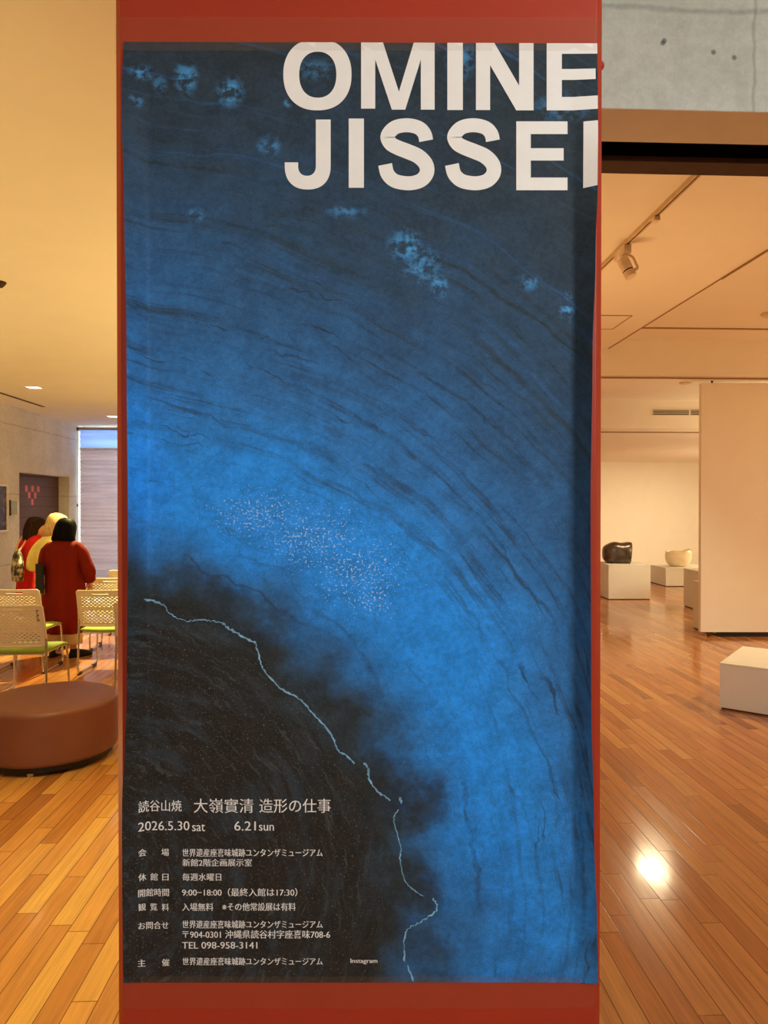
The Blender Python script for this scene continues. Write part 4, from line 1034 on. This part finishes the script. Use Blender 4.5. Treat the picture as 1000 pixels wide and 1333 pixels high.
# ventilation grilles on the face
def vent(px0, px1, lab):
    a = ony(px0, 533.5, vent_y); b = ony(px1, 540.5, vent_y); w = b.x - a.x; h = a.z - b.z
    v = thing('air_vent', lab, 'vent', bw(a.x, vent_y, b.z), YAW, 'slot air vents in the gallery bulkhead')
    obj('backing', mbox(((0, -0.004, 0), (w, -0.001, h))), M_brown, v)
    t = 0.008
    obj('frame', mbox(((-t, -0.012, -t), (w + t, -0.001, 0)), ((-t, -0.012, h), (w + t, -0.001, h + t)), ((-t, -0.012, 0), (0, -0.001, h)), ((w, -0.012, 0), (w + t, -0.001, h))), M_plaster, v)
    for k in range(3): obj('slat', mbox(((0, -0.010, h*(k + 0.7)/3.6), (w, -0.005, h*(k + 0.7)/3.6 + 0.008))), M_soffit, v)
vent(849.8, 896.8, 'long dark slot air vent high on the gallery bulkhead')
vent(899, 925, 'shorter slot air vent running behind the partition top')
# ceiling hatch
a = onz(822, 410.5, ZL); b = onz(800, 428.2, ZL); hx1 = (a.x + b.x) / 2; y0h, y1h = b.y, a.y
y0h, y1h = min(y0h, y1h), max(y0h, y1h)
t = 0.012
hat = thing('ceiling_hatch', 'square access hatch outlined in the gallery ceiling beside the pillar', 'hatch', bw(hx1 - 0.55, y0h, ZL), YAW)
D = y1h - y0h
obj('lid', mbox(((t, t, -0.003), (0.55 - t, D - t, -0.0005))), M_ceil, hat)
obj('frame', mbox(((0, 0, -0.005), (0.55, t, -0.0005)), ((0, D - t, -0.005), (0.55, D, -0.0005)), ((0, t, -0.005), (t, D - t, -0.0005)), ((0.55 - t, t, -0.005), (0.55, D - t, -0.0005))), M_line, hat)
# small round fittings
M_beige = plain('beige_plastic', (222, 204, 180), 0.5)
p = onz(893, 498, LOW_Z)
bm = bmesh.new(); lathe(bm, [(0.0001, -0.02), (0.05, -0.02), (0.075, -0.012), (0.08, -0.001), (0.0001, -0.001)], 24)
tag(obj('smoke_detector', bm, M_beige, None, True, loc=bw(p.x, p.y, LOW_Z)), 'small round beige detector on low ceiling above the vent', 'detector')
p = onz(1004, 408, ZR)  # round ceiling light fitting, cut off by the frame edge
bm = bmesh.new(); lathe(bm, [(0.0001, -0.04), (0.06, -0.04), (0.09, -0.02), (0.095, -0.001), (0.0001, -0.001)], 24)
tag(obj('ceiling_fitting', bm, M_beige, None, True, loc=bw(p.x, p.y, ZR)), 'round fitting on raised gallery ceiling at the right photo edge', 'ceiling fitting')
p = onz(-1.5, 367, HALL_Z)
bm = bmesh.new(); lathe(bm, [(0.0001, -0.03), (0.02, -0.03), (0.035, -0.012), (0.04, -0.001), (0.0001, -0.001)], 20)
tag(obj('sprinkler_head', bm, M_brown, None, True, loc=bw(p.x, p.y, HALL_Z)), 'tiny dark sprinkler on hall ceiling at the left photo edge', 'sprinkler')

# lighting track with a spotlight
ta = onz(907, 228, ZL - 0.02); tb = onz(783, 350, ZL - 0.02); tx = (ta.x + tb.x) / 2
M_track = plain('beige_track', (206, 180, 146), 0.4)
trk = thing('lighting_track', 'straight beige lighting track on the gallery ceiling', 'lighting track', bw(tx, 0, ZL), YAW)
obj('rail', mbox(((-0.018, y4 + 0.05, -0.028), (-0.007, 7.6, -0.0005)), ((0.007, y4 + 0.05, -0.028), (0.018, 7.6, -0.0005)), ((-0.007, y4 + 0.05, -0.010), (0.007, 7.6, -0.0005))), M_track, trk)
obj('slot', mbox(((-0.0069, y4 + 0.06, -0.014), (0.0069, 7.59, -0.0101))), M_dark, trk)
pj = onz(853, 283, ZL - 0.03)
tag(obj('track_connector', mbox(((-0.02, -0.03, -0.03), (0.02, 0.03, 0.0))), M_beige, None, loc=bw(tx, pj.y, ZL - 0.029), rot=(0, 0, YAW), bevel=0.004), 'small beige connector block clipped under the lighting track', 'connector')
ps = onz(812, 326, ZL - 0.04)
D_ = bw(tx, ps.y).y
spt = thing('spotlight', 'beige cylindrical spotlight hanging from the lighting track', 'spotlight', bw(tx, ps.y, ZL - 0.029), 0)
u = D_ / F                          # metres per pixel there
bm = bmesh.new(); box(bm, (-0.028, -0.10, -0.062), (0.028, 0.10, 0.0)); obj('adapter', bm, M_beige, spt, rot=(0, 0, YAW), bevel=0.006)
ax = Vector((0.34, -0.22, -0.90)).normalized()
c0 = Vector((-3.5*u, -0.05, -16*u)); c1 = c0 + ax * 0.10; c2 = c0 + ax * 0.108; c3 = c0 + ax * 0.155
bm = bmesh.new(); tube(bm, [c0, c0 + ax*0.008, c1], [0.037, 0.042, 0.042], 24); hd = obj('head', bm, M_beige, spt, False, bevel=0.003)
bm = bmesh.new(); cyl(bm, c1, c2, 0.038, 24); obj('collar', bm, M_dark, hd)
bm = bmesh.new(); tube(bm, [c2, c3], [0.042, 0.041], 24); obj('snoot', bm, M_beige, hd, bevel=0.003)
bm = bmesh.new(); tube(bm, smooth_path([(0.02, -0.03, -0.05), (0.06, -0.04, -0.075), (0.082, -0.05, -0.13), c1 + Vector((0.07, 0, 0.02)), c1 + Vector((0.044, 0, 0.0))], 4), [(0.016, 0.008)] * 17, 10); obj('arm', bm, M_beige, spt, True)
